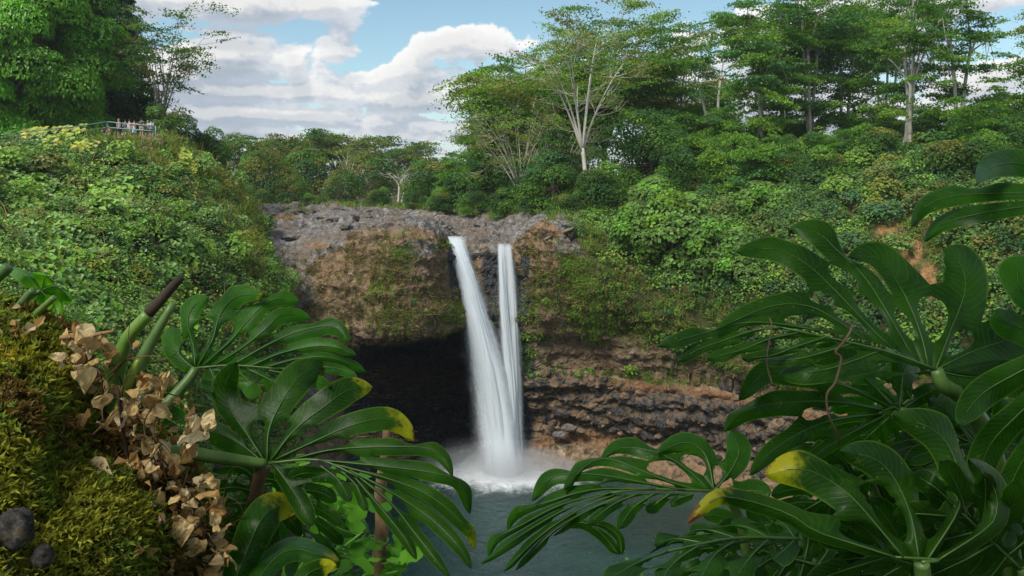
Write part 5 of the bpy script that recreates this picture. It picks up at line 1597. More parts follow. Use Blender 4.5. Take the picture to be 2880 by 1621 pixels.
for k, (hub, ang, L, d, tn, lab) in enumerate([((2440, 1330), 2.6, 330, 2.6, (.8, .85, .8), 'shaded leaf behind the yellow-tipped one'), ((2760, 1250), 2.2, 420, 2.8, (.75, .8, .75), 'dark leaf in the gap under the largest leaf'),
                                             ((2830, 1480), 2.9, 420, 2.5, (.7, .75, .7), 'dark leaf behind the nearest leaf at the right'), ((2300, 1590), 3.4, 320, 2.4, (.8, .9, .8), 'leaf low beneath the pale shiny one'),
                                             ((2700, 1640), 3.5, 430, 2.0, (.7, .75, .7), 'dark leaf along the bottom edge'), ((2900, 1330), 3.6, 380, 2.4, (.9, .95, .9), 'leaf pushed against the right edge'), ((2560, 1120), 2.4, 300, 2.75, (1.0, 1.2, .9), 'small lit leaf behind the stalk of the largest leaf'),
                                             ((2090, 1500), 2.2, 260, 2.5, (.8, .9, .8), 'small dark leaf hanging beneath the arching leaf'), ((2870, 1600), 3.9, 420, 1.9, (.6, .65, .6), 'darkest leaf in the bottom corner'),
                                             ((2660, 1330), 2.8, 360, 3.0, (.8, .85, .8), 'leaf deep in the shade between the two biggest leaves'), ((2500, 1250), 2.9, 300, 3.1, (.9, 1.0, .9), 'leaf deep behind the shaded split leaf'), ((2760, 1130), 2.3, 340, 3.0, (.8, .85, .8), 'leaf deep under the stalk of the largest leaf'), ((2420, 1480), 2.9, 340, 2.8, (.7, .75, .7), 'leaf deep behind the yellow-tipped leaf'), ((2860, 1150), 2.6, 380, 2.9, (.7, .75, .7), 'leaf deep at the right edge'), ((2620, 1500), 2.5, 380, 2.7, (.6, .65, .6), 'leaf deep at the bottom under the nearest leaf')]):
    rp.leaf(hub, auto_lobes(hub, ang, L, 40 + k), d, lab, gx=.2, gy=-.5 if k % 2 else .4, seed=40 + k, tint=tn)  # darker tints put the shade of deeper leaves into their colour
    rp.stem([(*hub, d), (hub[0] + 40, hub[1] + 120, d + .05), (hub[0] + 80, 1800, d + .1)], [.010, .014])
YL = [([(1740, 1560), (1690, 1500), (1640, 1470), (1590, 1480)], 20, 0), ([(1750, 1560), (1740, 1510), (1700, 1480), (1660, 1475)], 14, 0)]
rp.leaf((1760, 1570), YL, 2.6, 'small dark young leaf hanging over the pool', seed=61, tw=.2, tint=(.7, .8, .7), holes=False)
rp.stem([(1760, 1570, 2.6), (1800, 1610, 2.6), (1860, 1720, 2.6)], [.006, .008])
# dangling dead roots
rp.stem([(2378, 905, 2.02), (2395, 922, 2.02), (2375, 960, 2.0), (2350, 990, 2.0), (2366, 1010, 2.0), (2350, 1075, 2.0), (2326, 1110, 2.0), (2330, 1165, 2.0), (2352, 1215, 2.02), (2362, 1250, 2.05)], [.003, .0034, .0022], 'stub', 'aerial_root', 6, 40)
rp.stem([(2164, 895, 2.1), (2170, 920, 2.08), (2158, 1000, 2.06), (2160, 1040, 2.06), (2174, 1085, 2.06)], [.002, .002, .0025], 'stub', 'aerial_root', 5, 24)

# ---- plant at the left
lp = Plant('monstera_plant', (-1.0, 2.4, -1.75), 'split-leaf plant with cut stalks in front of the cave', 'plant')
LA = [([(545, 1036), (516, 1012), (492, 975), (488, 920)], 34, 0), ([(549, 1032), (544, 974), (528, 908), (544, 862), (588, 836)], 28, 0), ([(556, 1030), (598, 955), (617, 889), (664, 835), (742, 830)], 32, .3),
      ([(572, 1028), (648, 959), (699, 900), (761, 845), (843, 846)], 32, 0), ([(607, 1026), (687, 974), (749, 924), (796, 884), (874, 896)], 27, 0), ([(654, 1028), (749, 972), (827, 937), (905, 918), (951, 926), (984, 968)], 27, .25),
      ([(705, 1031), (788, 994), (885, 974), (951, 978), (1002, 1000)], 21, 0), ([(745, 1034), (846, 1008), (943, 1009), (1029, 1046)], 19, 0), ([(788, 1038), (885, 1032), (963, 1040), (1008, 1072)], 18, 0),
      ([(755, 1042), (850, 1060), (930, 1088)], 22, 0), ([(700, 1040), (760, 1070), (800, 1110)], 24, 0), ([(660, 1038), (700, 1075), (716, 1125)], 26, 0), ([(590, 1036), (600, 1065), (586, 1104)], 34, 0)]
lp.leaf((551, 1036), LA, 2.5, 'upper leaf with many slots in front of the hillside', gx=-.2, gy=-.5, seed=11, bowl=.05, tw=.58, tint=(1.5, 1.6, 1.2))
lp.stem([(551, 1036, 2.5), (530, 1070, 2.48), (460, 1150, 2.42), (390, 1235, 2.36), (300, 1380, 2.3), (250, 1700, 2.25)], [.014, .018, .022, .026])
LB = [([(740, 1300), (687, 1257), (633, 1226), (575, 1210)], 42, 0), ([(745, 1298), (695, 1222), (652, 1157), (633, 1091), (664, 1017)], 37, 0), ([(751, 1296), (757, 1207), (800, 1118), (846, 1056), (926, 1028)], 45, .3),
      ([(762, 1294), (827, 1211), (905, 1149), (975, 1100), (1048, 1089)], 42, .45), ([(776, 1292), (866, 1250), (982, 1199), (1079, 1178), (1130, 1199), (1166, 1244)], 34, .78), ([(820, 1292), (943, 1264), (1099, 1257), (1196, 1260), (1246, 1287), (1274, 1342)], 25, 0),
      ([(895, 1294), (1060, 1310), (1215, 1330), (1293, 1357), (1322, 1448)], 26, 0), ([(940, 1306), (1099, 1349), (1215, 1399), (1312, 1485), (1334, 1548)], 24, .4), ([(982, 1322), (1099, 1384), (1215, 1462), (1293, 1541), (1326, 1602)], 22, 0),
      ([(1010, 1342), (1099, 1415), (1176, 1512), (1266, 1625)], 18, 0), ([(1000, 1345), (1080, 1440), (1140, 1515), (1172, 1575)], 18, 0), ([(960, 1326), (1005, 1370), (1029, 1438)], 18, 0), ([(900, 1310), (951, 1350), (986, 1412)], 22, 0), ([(775, 1312), (830, 1390), (880, 1480)], 28, 0)]
lp.leaf((749, 1304), LB, 2.2, 'ragged drooping leaf with yellowing finger tips beside the pool', gx=-.15, gy=-.45, seed=12, bowl=.04, tw=.46, tint=(1.1, 1.05, 1.0))
lp.stem([(749, 1304, 2.2), (690, 1298, 2.18), (600, 1285, 2.14), (480, 1272, 2.1), (330, 1300, 2.05)], [.012, .016, .018, .02])
LC = [([(640, 1680), (690, 1560), (730, 1470), (775, 1428), (842, 1434)], 50, .8)]
lp.leaf((640, 1680), LC, 1.95, 'broad single leaf blade with a brown tip at the bottom', gy=-.3, seed=13, amp=.03, tint=(1.2, 1.3, 1.6))
LD = [([(690, 1680), (770, 1575), (830, 1545), (890, 1560), (955, 1578)], 34, .5)]
lp.leaf((690, 1680), LD, 1.85, 'greyish leaf blade arching along the bottom edge', gy=-1.5, seed=14, amp=.03, tint=(1.5, 1.6, 2.0))
LE = [([(800, 1700), (860, 1620), (910, 1595), (948, 1592)], 26, .8)]
lp.leaf((800, 1700), LE, 1.9, 'small leaf tip just showing at the bottom', gy=-.6, seed=15, amp=.02)
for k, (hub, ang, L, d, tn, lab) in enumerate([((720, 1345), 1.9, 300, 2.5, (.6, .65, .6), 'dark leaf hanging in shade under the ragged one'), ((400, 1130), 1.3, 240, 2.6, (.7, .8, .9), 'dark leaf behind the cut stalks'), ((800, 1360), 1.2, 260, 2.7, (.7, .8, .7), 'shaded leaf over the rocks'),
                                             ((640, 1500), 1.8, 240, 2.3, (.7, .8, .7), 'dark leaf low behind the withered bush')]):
    lp.leaf(hub, auto_lobes(hub, ang, L, 80 + k), d, lab, gx=.2, gy=.3, seed=80 + k, tint=tn)  # low tints paint in the shade these leaves hang in
FLf = [([(115, 818), (90, 790), (60, 765), (24, 752)], 26, 0), ([(115, 818), (122, 796), (128, 782), (138, 776)], 26, 0), ([(115, 818), (150, 806), (180, 822), (200, 850)], 30, 0), ([(115, 818), (145, 850), (160, 885), (166, 914)], 34, 0), ([(115, 818), (100, 845), (95, 870), (98, 890)], 26, 0)]
lp.leaf((115, 818), FLf, 2.3, 'small pale-green heart-shaped leaf at the left edge', seed=16, tw=.92, holes=False, tint=(6.5, 4.6, 3.0), amp=.02)
lp.stem([(115, 818, 2.3), (60, 850, 2.3), (20, 940, 2.3)], [.006, .008])
lp.stem([(300, 1200, 2.12), (318, 1090, 2.12), (352, 965, 2.12), (420, 880, 2.12)], [.027, .024, .018, .0155], name='stalk', sides=14, tint=(1.5, 1.5, 1.2))
lp.stem([(418, 882, 2.118), (460, 835, 2.12), (510, 780, 2.12)], [.015, .0135, .0105], 'stub', 'cut_stalk_end', 12, 10, (.5, .5, .5))
lp.stem([(330, 1190, 2.06), (365, 1090, 2.06), (410, 990, 2.08), (488, 852, 2.1)], [.022, .02, .016, .009], name='stalk', sides=12)
lp.stem([(322, 1180, 2.03), (360, 1080, 2.03), (390, 1010, 2.04)], [.010, .012, .006], name='stalk', sides=8, tint=(2.6, 1.9, 1.0))
lp.stem([(20, 920, 2.2), (55, 862, 2.2), (94, 816, 2.2)], [.014, .012, .010], name='stalk', sides=10)
lp.stem([(50, 940, 2.15), (100, 885, 2.15), (154, 836, 2.15)], [.011, .010, .008], name='stalk', sides=10, tint=(1.4, 1.3, 1.0))
lp.stem([(-20, 790, 2.1), (10, 765, 2.1), (24, 750, 2.1)], [.016, .014], name='stalk', sides=10)
lp.stem([(170, 950, 2.0), (240, 946, 2.0), (322, 932, 2.0)], [.006, .0065, .004], 'stub', 'cut_stalk_end', 8, 8, (2.5, 2.2, 1.8))
lp.stem([(742, 1310, 2.25), (728, 1350, 2.25), (715, 1420, 2.26)], [.022, .018, .02], 'stub', 'stem_base', 10, 8, (1.6, 1.5, 1.4))

# ------------------------------------------------------------------ mossy mound at the left
S = np.array([(-220, 810), (0, 885), (100, 905), (170, 965), (245, 1085), (330, 1190), (440, 1262), (530, 1360), (575, 1470), (590, 1580), (590, 1720)], float)
pole = np.array((-260., 1900.))
rows_ = []
for (k, dd) in ((1.05, 2.75), (1.0, 2.3), (.93, 2.0), (.78, 1.75), (.55, 1.52), (.30, 1.35), (.08, 1.2)):
    q = pole + (S - pole) * k
    if k > 1.0:
        q = S + np.array((-10, 130))
    rows_.append(np.concatenate((q, np.full((len(q), 1), dd)), 1))
Gm = loft(np.array(rows_), 90, 130)
Nm = grid_normals(Gm)
if np.sum(Nm[40, 60] * Gm[40, 60]) > 0:
    Nm = -Nm
Gm = Gm + Nm * (fbm(Gm * 5.0, 4, seed=91) * .045 + fbm(Gm * 17.0, 3, seed=92) * .012)[..., None]
m, t, out = material('mossy_soil')
geo = t.new('ShaderNodeNewGeometry')
n = t.noise(geo.outputs['Position'], 14.0, 5, .65)
principled(t, out, t.ramp(n, [(.3, (.02, .015, .006)), (.55, (.07, .06, .012)), (.75, (.13, .10, .02))]), .95, .1, t.bump(n, .8, .02))
M['moss_soil'] = m
mound = thing('mossy_mound', (-1.1, 1.8, -1.6), 'mound thick with yellow-green moss at the lower left', 'mound')
o = obj('mound_body', mesh('mound_body', Gm.reshape(-1, 3), grid_faces(90, 130), None, None, True), M['moss_soil'], mound)
o.location = [-x for x in mound.location]
mb = MB()
rng = np.random.default_rng(301)
p, n = sample_grid(rng, Gm, Nm, 13000, lambda c: (pix(c)[0] > -60) * (pix(c)[1] < 1680) * (1.6 / c[..., 1]) ** 1.5 * (1 - .93 * zone(*pix(c), [(40, 1490, 42, 42), (118, 1565, 24, 24), (0, 1600, 22, 36)])))
gold = fbm(p * 4.0, 3, seed=95)[:, None]
K_ = 9
ax = unit(n * .9 + np.array((.25, -.2, -.35)) + rng.normal(size=p.shape) * .35)
ln = (.022 + .030 * rng.random((len(p), 1))) * p[:, 1:2] / 1.6
tt = (np.arange(K_) / (K_ - 1.0))[None, :, None]
C = p[:, None] + ax[:, None] * ln[:, None] * tt + np.array((0, 0, -1.)) * ln[:, None] * .35 * tt ** 2
ang = (np.arange(K_) * 2.4)[None, :, None] + rng.random((len(p), 1, 1)) * 6
s1 = unit(np.cross(ax, np.array((.3, .2, .9))))
s2 = np.cross(ax, s1)
out_ = s1[:, None] * np.cos(ang) + s2[:, None] * np.sin(ang)
al = out_ + ax[:, None] * .7
colm = np.where(gold > .22, np.array((.33, .27, .03)), np.where(gold > -.08, np.array((.24, .24, .03)), np.where(gold > -.26, np.array((.15, .19, .028)), np.array((.15, .10, .03)))))
colm = colm * (1 + .25 * rng.normal(size=(len(p), 1)))
cm = np.clip(colm[:, None] * (.7 + .45 * tt), .006, .6)
leaves(mb, rng, (C + out_ * .003).reshape(-1, 3), (np.cross(al, out_[:, ::-1] + .3) + out_ * .3).reshape(-1, 3), np.repeat((.015 + .009 * rng.random(len(p))) * p[:, 1] / 1.6, K_), .42, np.repeat(cm, 1, 1).reshape(-1, 3), .15, al.reshape(-1, 3))
o = obj('moss', mb.build('moss'), M['foliage'], mound, kind='stuff')
o.location = [-x for x in mound.location]
m, t, out = material('lichen_stone')
geo = t.new('ShaderNodeNewGeometry')
n1 = t.noise(geo.outputs['Position'], 55.0, 6, .75)
n2 = t.noise(geo.outputs['Position'], 18.0, 4, .6)
c_ = t.ramp(n1, [(.35, (.012, .011, .010)), (.55, (.05, .046, .042)), (.72, (.16, .15, .14))])
principled(t, out, t.mix(t.mr(n2, .55, .68, 0, .6), c_, (.13, .10, .05)), .9, .15, t.bump(n1, 1.0, .008))
M['lichen_stone'] = m
for k, (x, y, d, r, lab) in enumerate([(38, 1490, 1.45, .032, 'grey lichen-spotted stone poking out of the moss'), (118, 1566, 1.455, .018, 'small grey stone in the moss below the larger one'), (-6, 1606, 1.42, .022, 'dark stone cut by the left edge of the picture')]):
    V, Q = ellipsoid(22, 30, .3, 7 + k)
    V = V * r * np.array((1.1, .9, 1.15)) * (1 + .06 * fbm(V * 9, 3, seed=k))[:, None]
    at = {'a_grey': np.full(len(V), .8), 'a_dark': np.full(len(V), .52), 'a_red': np.zeros(len(V)), 'a_moss': np.zeros(len(V))}
    obj('stone', mesh('stone', V, Q, None, at, True), M['lichen_stone'], None, lab, 'stone', loc=[float(v) for v in P(x, y, d)])

# ------------------------------------------------------------------ withered bush with papery bracts
def paper_mat():
    m, t, out = material('dry_bract')
    geo = t.new('ShaderNodeNewGeometry')
    n = t.noise(geo.outputs['Position'], 26.0, 4, .6)
    oi = t.new('ShaderNodeObjectInfo')
    c = t.ramp(oi.outputs['Random'], [(0, (.30, .17, .06)), (.3, (.46, .31, .13)), (.65, (.56, .42, .20)), (1, (.64, .54, .34))])
    c = t.mix(t.mr(n, .45, .75), c, t.mix(1.0, c, (.5, .4, .3), 'MULTIPLY'))
    d = t.new('ShaderNodeBsdfDiffuse')
    t.l.new(c, d.inputs[0])
    tr = t.new('ShaderNodeBsdfTranslucent')
    t.l.new(c, tr.inputs[0])
    mx = t.new('ShaderNodeMixShader')
    mx.inputs[0].default_value = .3
    t.l.new(d.outputs[0], mx.inputs[1])
    t.l.new(tr.outputs[0], mx.inputs[2])
    t.l.new(mx.outputs[0], out.inputs['Surface'])
    return m


M['bract'] = paper_mat()
bush = thing('withered_bush', (-.75, 2.0, -1.6), 'withered bush with papery tan leaves sprawling beside the moss', 'bush')
boff = np.array([-x for x in bush.location])


def bract(seed):
    rng = np.random.default_rng(seed)
    u, v = np.meshgrid(np.linspace(0, 1, 9), np.linspace(-1, 1, 9), indexing='ij')
    w = np.interp(u, (0, .12, .35, .6, .82, 1), (.04, .34, .46, .40, .2, .01)) * (1 + .25 * fbm(np.stack((u * 4, v * 1.2, u * 0 + seed), -1), 2, seed=seed + 9))
    X, Y = u - .1, v * w
    k1, k2 = rng.random() * 1.6 - .2, rng.random() - .3
    Z = .45 * v ** 2 * w * k1 * 2 + .5 * k2 * u ** 2 + .22 * fbm(np.stack((u * 3.2, v * 2.2, u * 0 + seed), -1), 3, seed=seed)
    X = X - .25 * k2 * u ** 2
    return mesh('leaf', np.stack((X, Y, Z), -1).reshape(-1, 3), grid_faces(9, 9), None, None, False)


BR = [bract(400 + k) for k in range(7)]
rng = np.random.default_rng(411)
spine = np.array([(200, 945), (290, 1060), (390, 1180), (440, 1270), (490, 1380), (555, 1480), (560, 1580), (470, 1640)], float)
twm = MB()
for k in range(80):
    a = spine[rng.integers(1, 7)] + rng.normal(size=2) * np.array((60, 40))
    L = 60 + 150 * rng.random()
    th = rng.random() * 6.28
    q = [a]
    for j in range(4):
        th += rng.normal() * .5
        q.append(q[-1] + np.array((math.cos(th), math.sin(th))) * L / 4)
    dd = 1.93 + .18 * rng.random()
    tube(twm, PA(np.array([(x, y, dd + .02 * rng.normal()) for x, y in q])), [.0022, .0016, .0007], 5, np.array((1, .7, .5)) * (.5 + 1.3 * rng.random()), 14)
for q in ([(330, 1090), (360, 1290), (395, 1400), (400, 1520), (380, 1640)], [(395, 1420), (440, 1440), (470, 1400)], [(370, 1320), (420, 1360), (440, 1330)], [(396, 1460), (350, 1440), (330, 1470)], [(480, 1380), (500, 1500), (480, 1640)], [(250, 1330), (330, 1430), (370, 1560), (380, 1640)], [(300, 1440), (300, 1520), (340, 1640)]):
    tube(twm, PA(np.array([(x, y, 1.95) for x, y in q], float)), [.0045, .0042, .003], 6, (.35, .28, .28), 20)
o = obj('twigs', twm.build('twigs', True), M['stub'], bush)
o.location = boff
BUN = np.array([spine[k % 8] + (spine[min(k % 8 + 1, 7)] - spine[k % 8]) * rng.random() + rng.normal(size=2) * np.array((85, 60)) for k in range(48)])
cnt = 0
while cnt < 289:
    s_ = rng.random() * 6.999
    i = int(s_)
    c = spine[i] + (spine[i + 1] - spine[i]) * (s_ - i)
    cl = rng.integers(0, 60)
    c = BUN[cl] + rng.normal(size=2) * np.array((30, 24)) if cl < 48 else c + rng.normal(size=2) * np.array((70, 40))
    if c[0] > 640 or c[1] > 1660 or c[0] < 150 + (c[1] - 900) * .2 or c[0] > 360 + (c[1] - 900) * .75:
        continue
    d = 1.88 + .2 * rng.random()
    o = obj('leaf', BR[cnt % 7], M['bract'], bush)
    o.location = [float(v) for v in (P(c[0], c[1], d) + boff)]
    sc = .024 + .028 * rng.random()
    o.scale = (sc, sc, sc)
    o.rotation_euler = (rng.random() * 6.28, rng.random() * 6.28, rng.random() * 6.28)
    cnt += 1
for k, (x, y, sc) in enumerate([(235, 1340, .09), (265, 1380, .08), (85, 1110, .07), (370, 1590, .09), (500, 1460, .08), (220, 1050, .06), (290, 1115, .05), (610, 1390, .06), (560, 1240, .06), (540, 1290, .06)]):
    o = obj('leaf', BR[k % 7], M['bract'], bush)
    o.location = [float(v) for v in (P(x, y, 1.84) + boff)]
    o.scale = (sc, sc, sc)
    o.rotation_euler = (1.2 + .3 * k, .4 * k, .9 * k)

# smaller shed leaves lying over the edge of the moss
rgl = np.random.default_rng(431)
p_, n_ = sample_grid(rgl, Gm, Nm, 900, lambda c: zone(*pix(c), [(260, 1080, 60, 50), (340, 1200, 90, 50), (430, 1310, 100, 70), (500, 1420, 80, 90), (510, 1540, 80, 80), (350, 1330, 50, 60), (440, 1600, 90, 40), (60, 960, 40, 25)]))
mb = MB()
tan_ = mixcol(rgl, 900, [np.array((.50, .33, .16)), np.array((.40, .23, .09)), np.array((.60, .46, .28)), np.array((.22, .13, .06))], [3, 3, 2, 2])
leaves(mb, rgl, p_ + n_ * (.012 + .045 * rgl.random((900, 1))), n_ + rgl.normal(size=(900, 3)) * .7, .018 + .026 * rgl.random(900), .75, tan_, .22)
for k in range(160):
    v_ = unit(rgl.normal(size=3) + np.array((.3, 0, -.3))) * (.05 + .1 * rgl.random())
    q_ = p_[k * 5] + n_[k * 5] * .03
    tube(mb, [q_, q_ + v_ * .5 + rgl.normal(size=3) * .012, q_ + v_ + n_[k * 5] * .02], [.0014, .0012, .0006], 3, np.array((.10, .06, .03)) * (.5 + rgl.random()), 6, False)
o = obj('leaf_litter', mb.build('leaf_litter'), M['foliage'], bush, kind='stuff')
o.location = boff

# ------------------------------------------------------------------ climbing vine on a bare stem over the pool
vine = thing('climbing_vine', (-.65, 4.0, -2.4), 'bright-green vine climbing a thin woody stem over the pool', 'vine')
voff = np.array([-x for x in vine.location])
mb = MB()
tube(mb, PA(np.array([(1092, 1200, 4.0), (1086, 1270, 4.0), (1070, 1380, 4.0), (1074, 1480, 4.0), (1066, 1560, 4.0), (1070, 1700, 4.0)], float)), [.028, .024, .030, .034, .036, .04], 10, (2.2, 2.0, 1.8), 26)
o = obj('stem', mb.build('stem', True), M['stub'], vine)
o.location = voff
u, v = np.meshgrid(np.linspace(0, 1, 5), np.linspace(-1, 1, 5), indexing='ij')
w = (np.sin(np.pi * (u * .82 + .12)) ** .8) * .42 * (1 - .35 * np.exp(-((u - .55) / .12) ** 2))
VL = [mesh('leaf', np.stack((u - .1, v * w, .1 * np.abs(v) * w + .12 * (k - 1) * u ** 2), -1).reshape(-1, 3), grid_faces(5, 5), np.array(c), None, True) for k, c in enumerate([(.09, .26, .02), (.12, .32, .03), (.055, .17, .02)])]
M['vine_leaf'] = foliage_mat('vine_leaf', 1.0, .42, .06)
rng = np.random.default_rng(505)
VC = [(1000, 1400, 90, 50), (930, 1360, 70, 40), (1040, 1500, 60, 60), (1120, 1560, 70, 40), (990, 1560, 70, 40), (880, 1420, 50, 60), (1090, 1600, 60, 30), (830, 1340, 50, 30), (1000, 1620, 60, 20), (860, 1540, 40, 40)]
mb = MB()
for k in range(190):
    x, y, sx_, sy_ = VC[rng.integers(0, len(VC))]
    d = 3.7 + .7 * rng.random()
    pp = P(x + rng.normal() * sx_ * .6, y + rng.normal() * sy_ * .6, d)
    o = obj('leaf', VL[rng.integers(0, 3)], M['vine_leaf'], vine)
    o.location = [float(q) for q in pp + voff]
    s_ = .06 + .06 * rng.random()
    o.scale = (s_, s_, s_)
    o.rotation_euler = (rng.normal() * .6, .3 + rng.normal() * .5, rng.random() * 6.28)
for k in range(26):
    a = VC[rng.integers(0, len(VC))]
    b = VC[rng.integers(0, len(VC))]
    tube(mb, PA(np.array([(a[0], a[1], 4.0), ((a[0] + b[0]) / 2 + rng.normal() * 20, (a[1] + b[1]) / 2 + 30 * rng.random(), 4.0 + .1 * rng.normal()), (b[0], b[1], 4.1)])), [.003, .002], 4, (.9, 1.2, .5), 10)
o = obj('tendrils', mb.build('tendrils', True), M['petiole'], vine)
o.location = voff

# ------------------------------------------------------------------ bank under the viewer, and an unseen tree added to shade it
bx, by = np.meshgrid(np.linspace(-9, 9, 40), np.linspace(-8, 6, 40))
bz = -1.7 - .9 * np.clip(by - 2.2, 0, 9) ** 1.5 + .12 * fbm(np.stack((bx, by, bx * 0), -1), 3)
obj('bank', mesh('bank', np.stack((bx, by, bz), -1).reshape(-1, 3), grid_faces(40, 40)[:, ::-1], None, {'a_red': np.zeros(1600)}, True), M['earth'], None, 'dark earth bank the near plants grow on', 'bank', kind='structure')
rng = np.random.default_rng(601)
wood, crown = MB(), MB()
tube(wood, [(2.5, -6.5, -2), (2.3, -6.2, 2), (1.5, -5.5, 6)], [.7, .55, .4], 10, n=10)
N_ = 7500
C = np.stack((rng.random(N_) * 20 - 10, rng.random(N_) * 14 - 9.2, 3.6 + 3.2 * rng.random(N_)), -1)
C[:, 2] += .12 * np.clip(C[:, 1] - 1, 0, 9) ** 1.2
C = C[((C[:, 0] + 4.6) / 4.0) ** 2 + ((C[:, 1] + 2.8) / 3.6) ** 2 > 1]      # gap cut in the crown to let sun onto the mossy mound
N_ = len(C)
leaves(crown, rng, C, np.array((0, 0, 1.)) + rng.normal(size=(N_, 3)) * .5, .30 + .22 * rng.random(N_), .6, np.clip(G_DARK * (1 + .2 * rng.normal(size=(N_, 1))), .01, .3))
for k in range(12):
    e = np.array((rng.random() * 16 - 8, rng.random() * 11 - 7, 4.6))
    tube(wood, bez(np.array((1.8, -5.8, 4.5)), np.array((e[0] * .5, e[1] * .5 - 3, 5.6)), e, 8), [.2, .06], 6)
tr = thing('added_shade_tree', (2.5, -6.5, -2), 'unseen tree added overhead to shade the near plants', 'tree')
for nm, b_, mt in (('trunk', wood, 'bark_brown'), ('crown', crown, 'foliage_soft')):
    o = obj(nm, b_.build(nm), M[mt], tr)
    o.location = (-2.5, 6.5, 2)

# ------------------------------------------------------------------ loose and bedded rock
def rock_proto(seed, at, nv=6, nu=8, flat=(1, 1, 1)):
    rng = np.random.default_rng(seed)
    V, Q = ellipsoid(nv, nu, .25, seed)
    for k in range(9):                        # hew flat faces
        nrm = unit(rng.normal(size=3))
        h = .55 + .3 * rng.random()
        dd = V @ nrm
        V = V - np.where(dd > h, dd - h, 0)[:, None] * nrm
    V = V * np.array(flat)
    base = {'a_grey': 0., 'a_dark': 0., 'a_red': 0., 'a_moss': 0.}
    base.update(at)
    return mesh('rock', V, Q, None, {k: np.full(len(V), v) for k, v in base.items()}, False)


RD = [rock_proto(700 + k, {'a_dark': .44 + .1 * (k % 3)}, flat=(1.15, .8, .8)) for k in range(5)]
RBk = [rock_proto(710 + k, {'a_grey': .35 * (k % 2), 'a_dark': .3}, flat=(1.2, .8, .75)) for k in range(4)]
RG = [rock_proto(720 + k, {'a_grey': .9 - .4 * (k % 3 == 2), 'a_dark': .12 + .2 * (k % 2)}, 8, 12, (1.5, 1.2, .5)) for k in range(5)]
rng = np.random.default_rng(808)


def bed_rocks(parent, G_, N_, n, protos, wfun, smin, smax, sink=.25):
    p, nn = sample_grid(rng, G_, N_, n, wfun)
    for k in range(n):
        s_ = smin + (smax - smin) * rng.random() ** 1.7
        o = obj('rock', protos[rng.integers(0, len(protos))], M['rock'], parent)
        o.location = [float(v) for v in (p[k] - nn[k] * s_ * sink)]
        o.scale = (s_ * (.8 + .5 * rng.random()), s_ * (.8 + .4 * rng.random()), s_ * (.7 + .5 * rng.random()))
        o.rotation_euler = (rng.normal() * .25, rng.normal() * .25, rng.normal() * .5)


bed_rocks(CLIFF, Gd[225:345, 285:], Ncd[225:345, 285:], 170, RD + RD + RBk, lambda c: (np.abs(pix(c)[1] - 1135) < 72) * 1.0, .28, .85, .3)
bed_rocks(WALL, Gw[80:140, 20:], Nwd[80:140, 20:], 190, RD + RD + RBk, lambda c: (pix(c)[0] < 2500) * 1.0, .28, .9, .3)
bed_rocks(RIVERBED, Gr[36:150], Nrd[36:150], 130, RG, lambda c: (pix(c)[0] > 680) * (pix(c)[0] < 1620) * (1 - zone(*pix(c), [(1290, 690, 60, 30), (1420, 690, 46, 30)])), .6, 2.3, .25)
# columns of basalt in the wall above the red ledge
HEX = np.linspace(0, 2 * np.pi, 6, endpoint=False)
for k in range(4):
    pass
hexp = []
for k in range(3):
    r_ = 1 + .12 * np.random.default_rng(k).normal(size=6)
    ring = np.stack((np.cos(HEX) * r_, np.sin(HEX) * r_, 0 * HEX), -1)
    V = np.concatenate([ring * s + np.array((0, 0, z)) for z, s in ((0, .92), (.33, 1.02), (.66, .95), (1, .8))])
    i = np.arange(24).reshape(4, 6)
    j = np.roll(i, -1, 1)
    Q = np.stack((i[:-1], j[:-1], j[1:], i[1:]), -1).reshape(-1, 4)
    hexp.append(mesh('basalt_column', V, np.concatenate((Q, [[18, 19, 20, 21], [18, 21, 22, 23]])), None, {'a_dark': np.full(24, (.30, .5, .2)[k]), 'a_grey': np.full(24, .1), 'a_red': np.zeros(24), 'a_moss': np.zeros(24)}, False))
xs = np.linspace(1860, 2350, 26)
for k, x in enumerate(xs):
    d_ = np.interp(x, (1690, 1800, 1950, 2100, 2300, 2400), (86.6, 85.3, 83.2, 80.2, 75.6, 73))
    y_ = np.interp(x, (1690, 1800, 1950, 2100, 2300, 2400), (1046, 1060, 1076, 1106, 1146, 1166)) + rng.normal() * 4
    hpx = 60 + 26 * rng.random()
    o = obj('basalt_column', hexp[rng.integers(0, 3)], M['rock'], WALL)
    o.location = [float(v) for v in P(x + rng.normal() * 5, y_, d_ - 1.2 + .4 * rng.random())]
    w_ = (.26 + .26 * rng.random())
    o.scale = (w_, w_, hpx / F * d_)
    o.rotation_euler = (rng.normal() * .04, rng.normal() * .04, rng.random() * 6)
# boulders on the bank beside the falls
for (x, y, d, s_, pr, lab) in [(1602, 1204, 86.0, .62, RG[1], 'pale grey boulder on the soil bank beside the falls'), (1572, 1222, 85.8, .55, RG[3], 'mid-grey boulder in front of the pale one on the soil bank'), (1550, 1206, 86.2, .6, RD[0], 'dark wet boulder nearest the falls on the soil bank'), (1630, 1212, 86.0, .42, RG[2], 'small grey boulder at the outer end of the bank group')]:
    o = obj('boulder', pr, M['rock'], None, lab, 'boulder', 'boulders on the soil bank', loc=[float(v) for v in P(x, y, d)])
    o.scale = (s_, s_, s_ * 1.5)
    o.rotation_euler = (0, 0, x * .1)
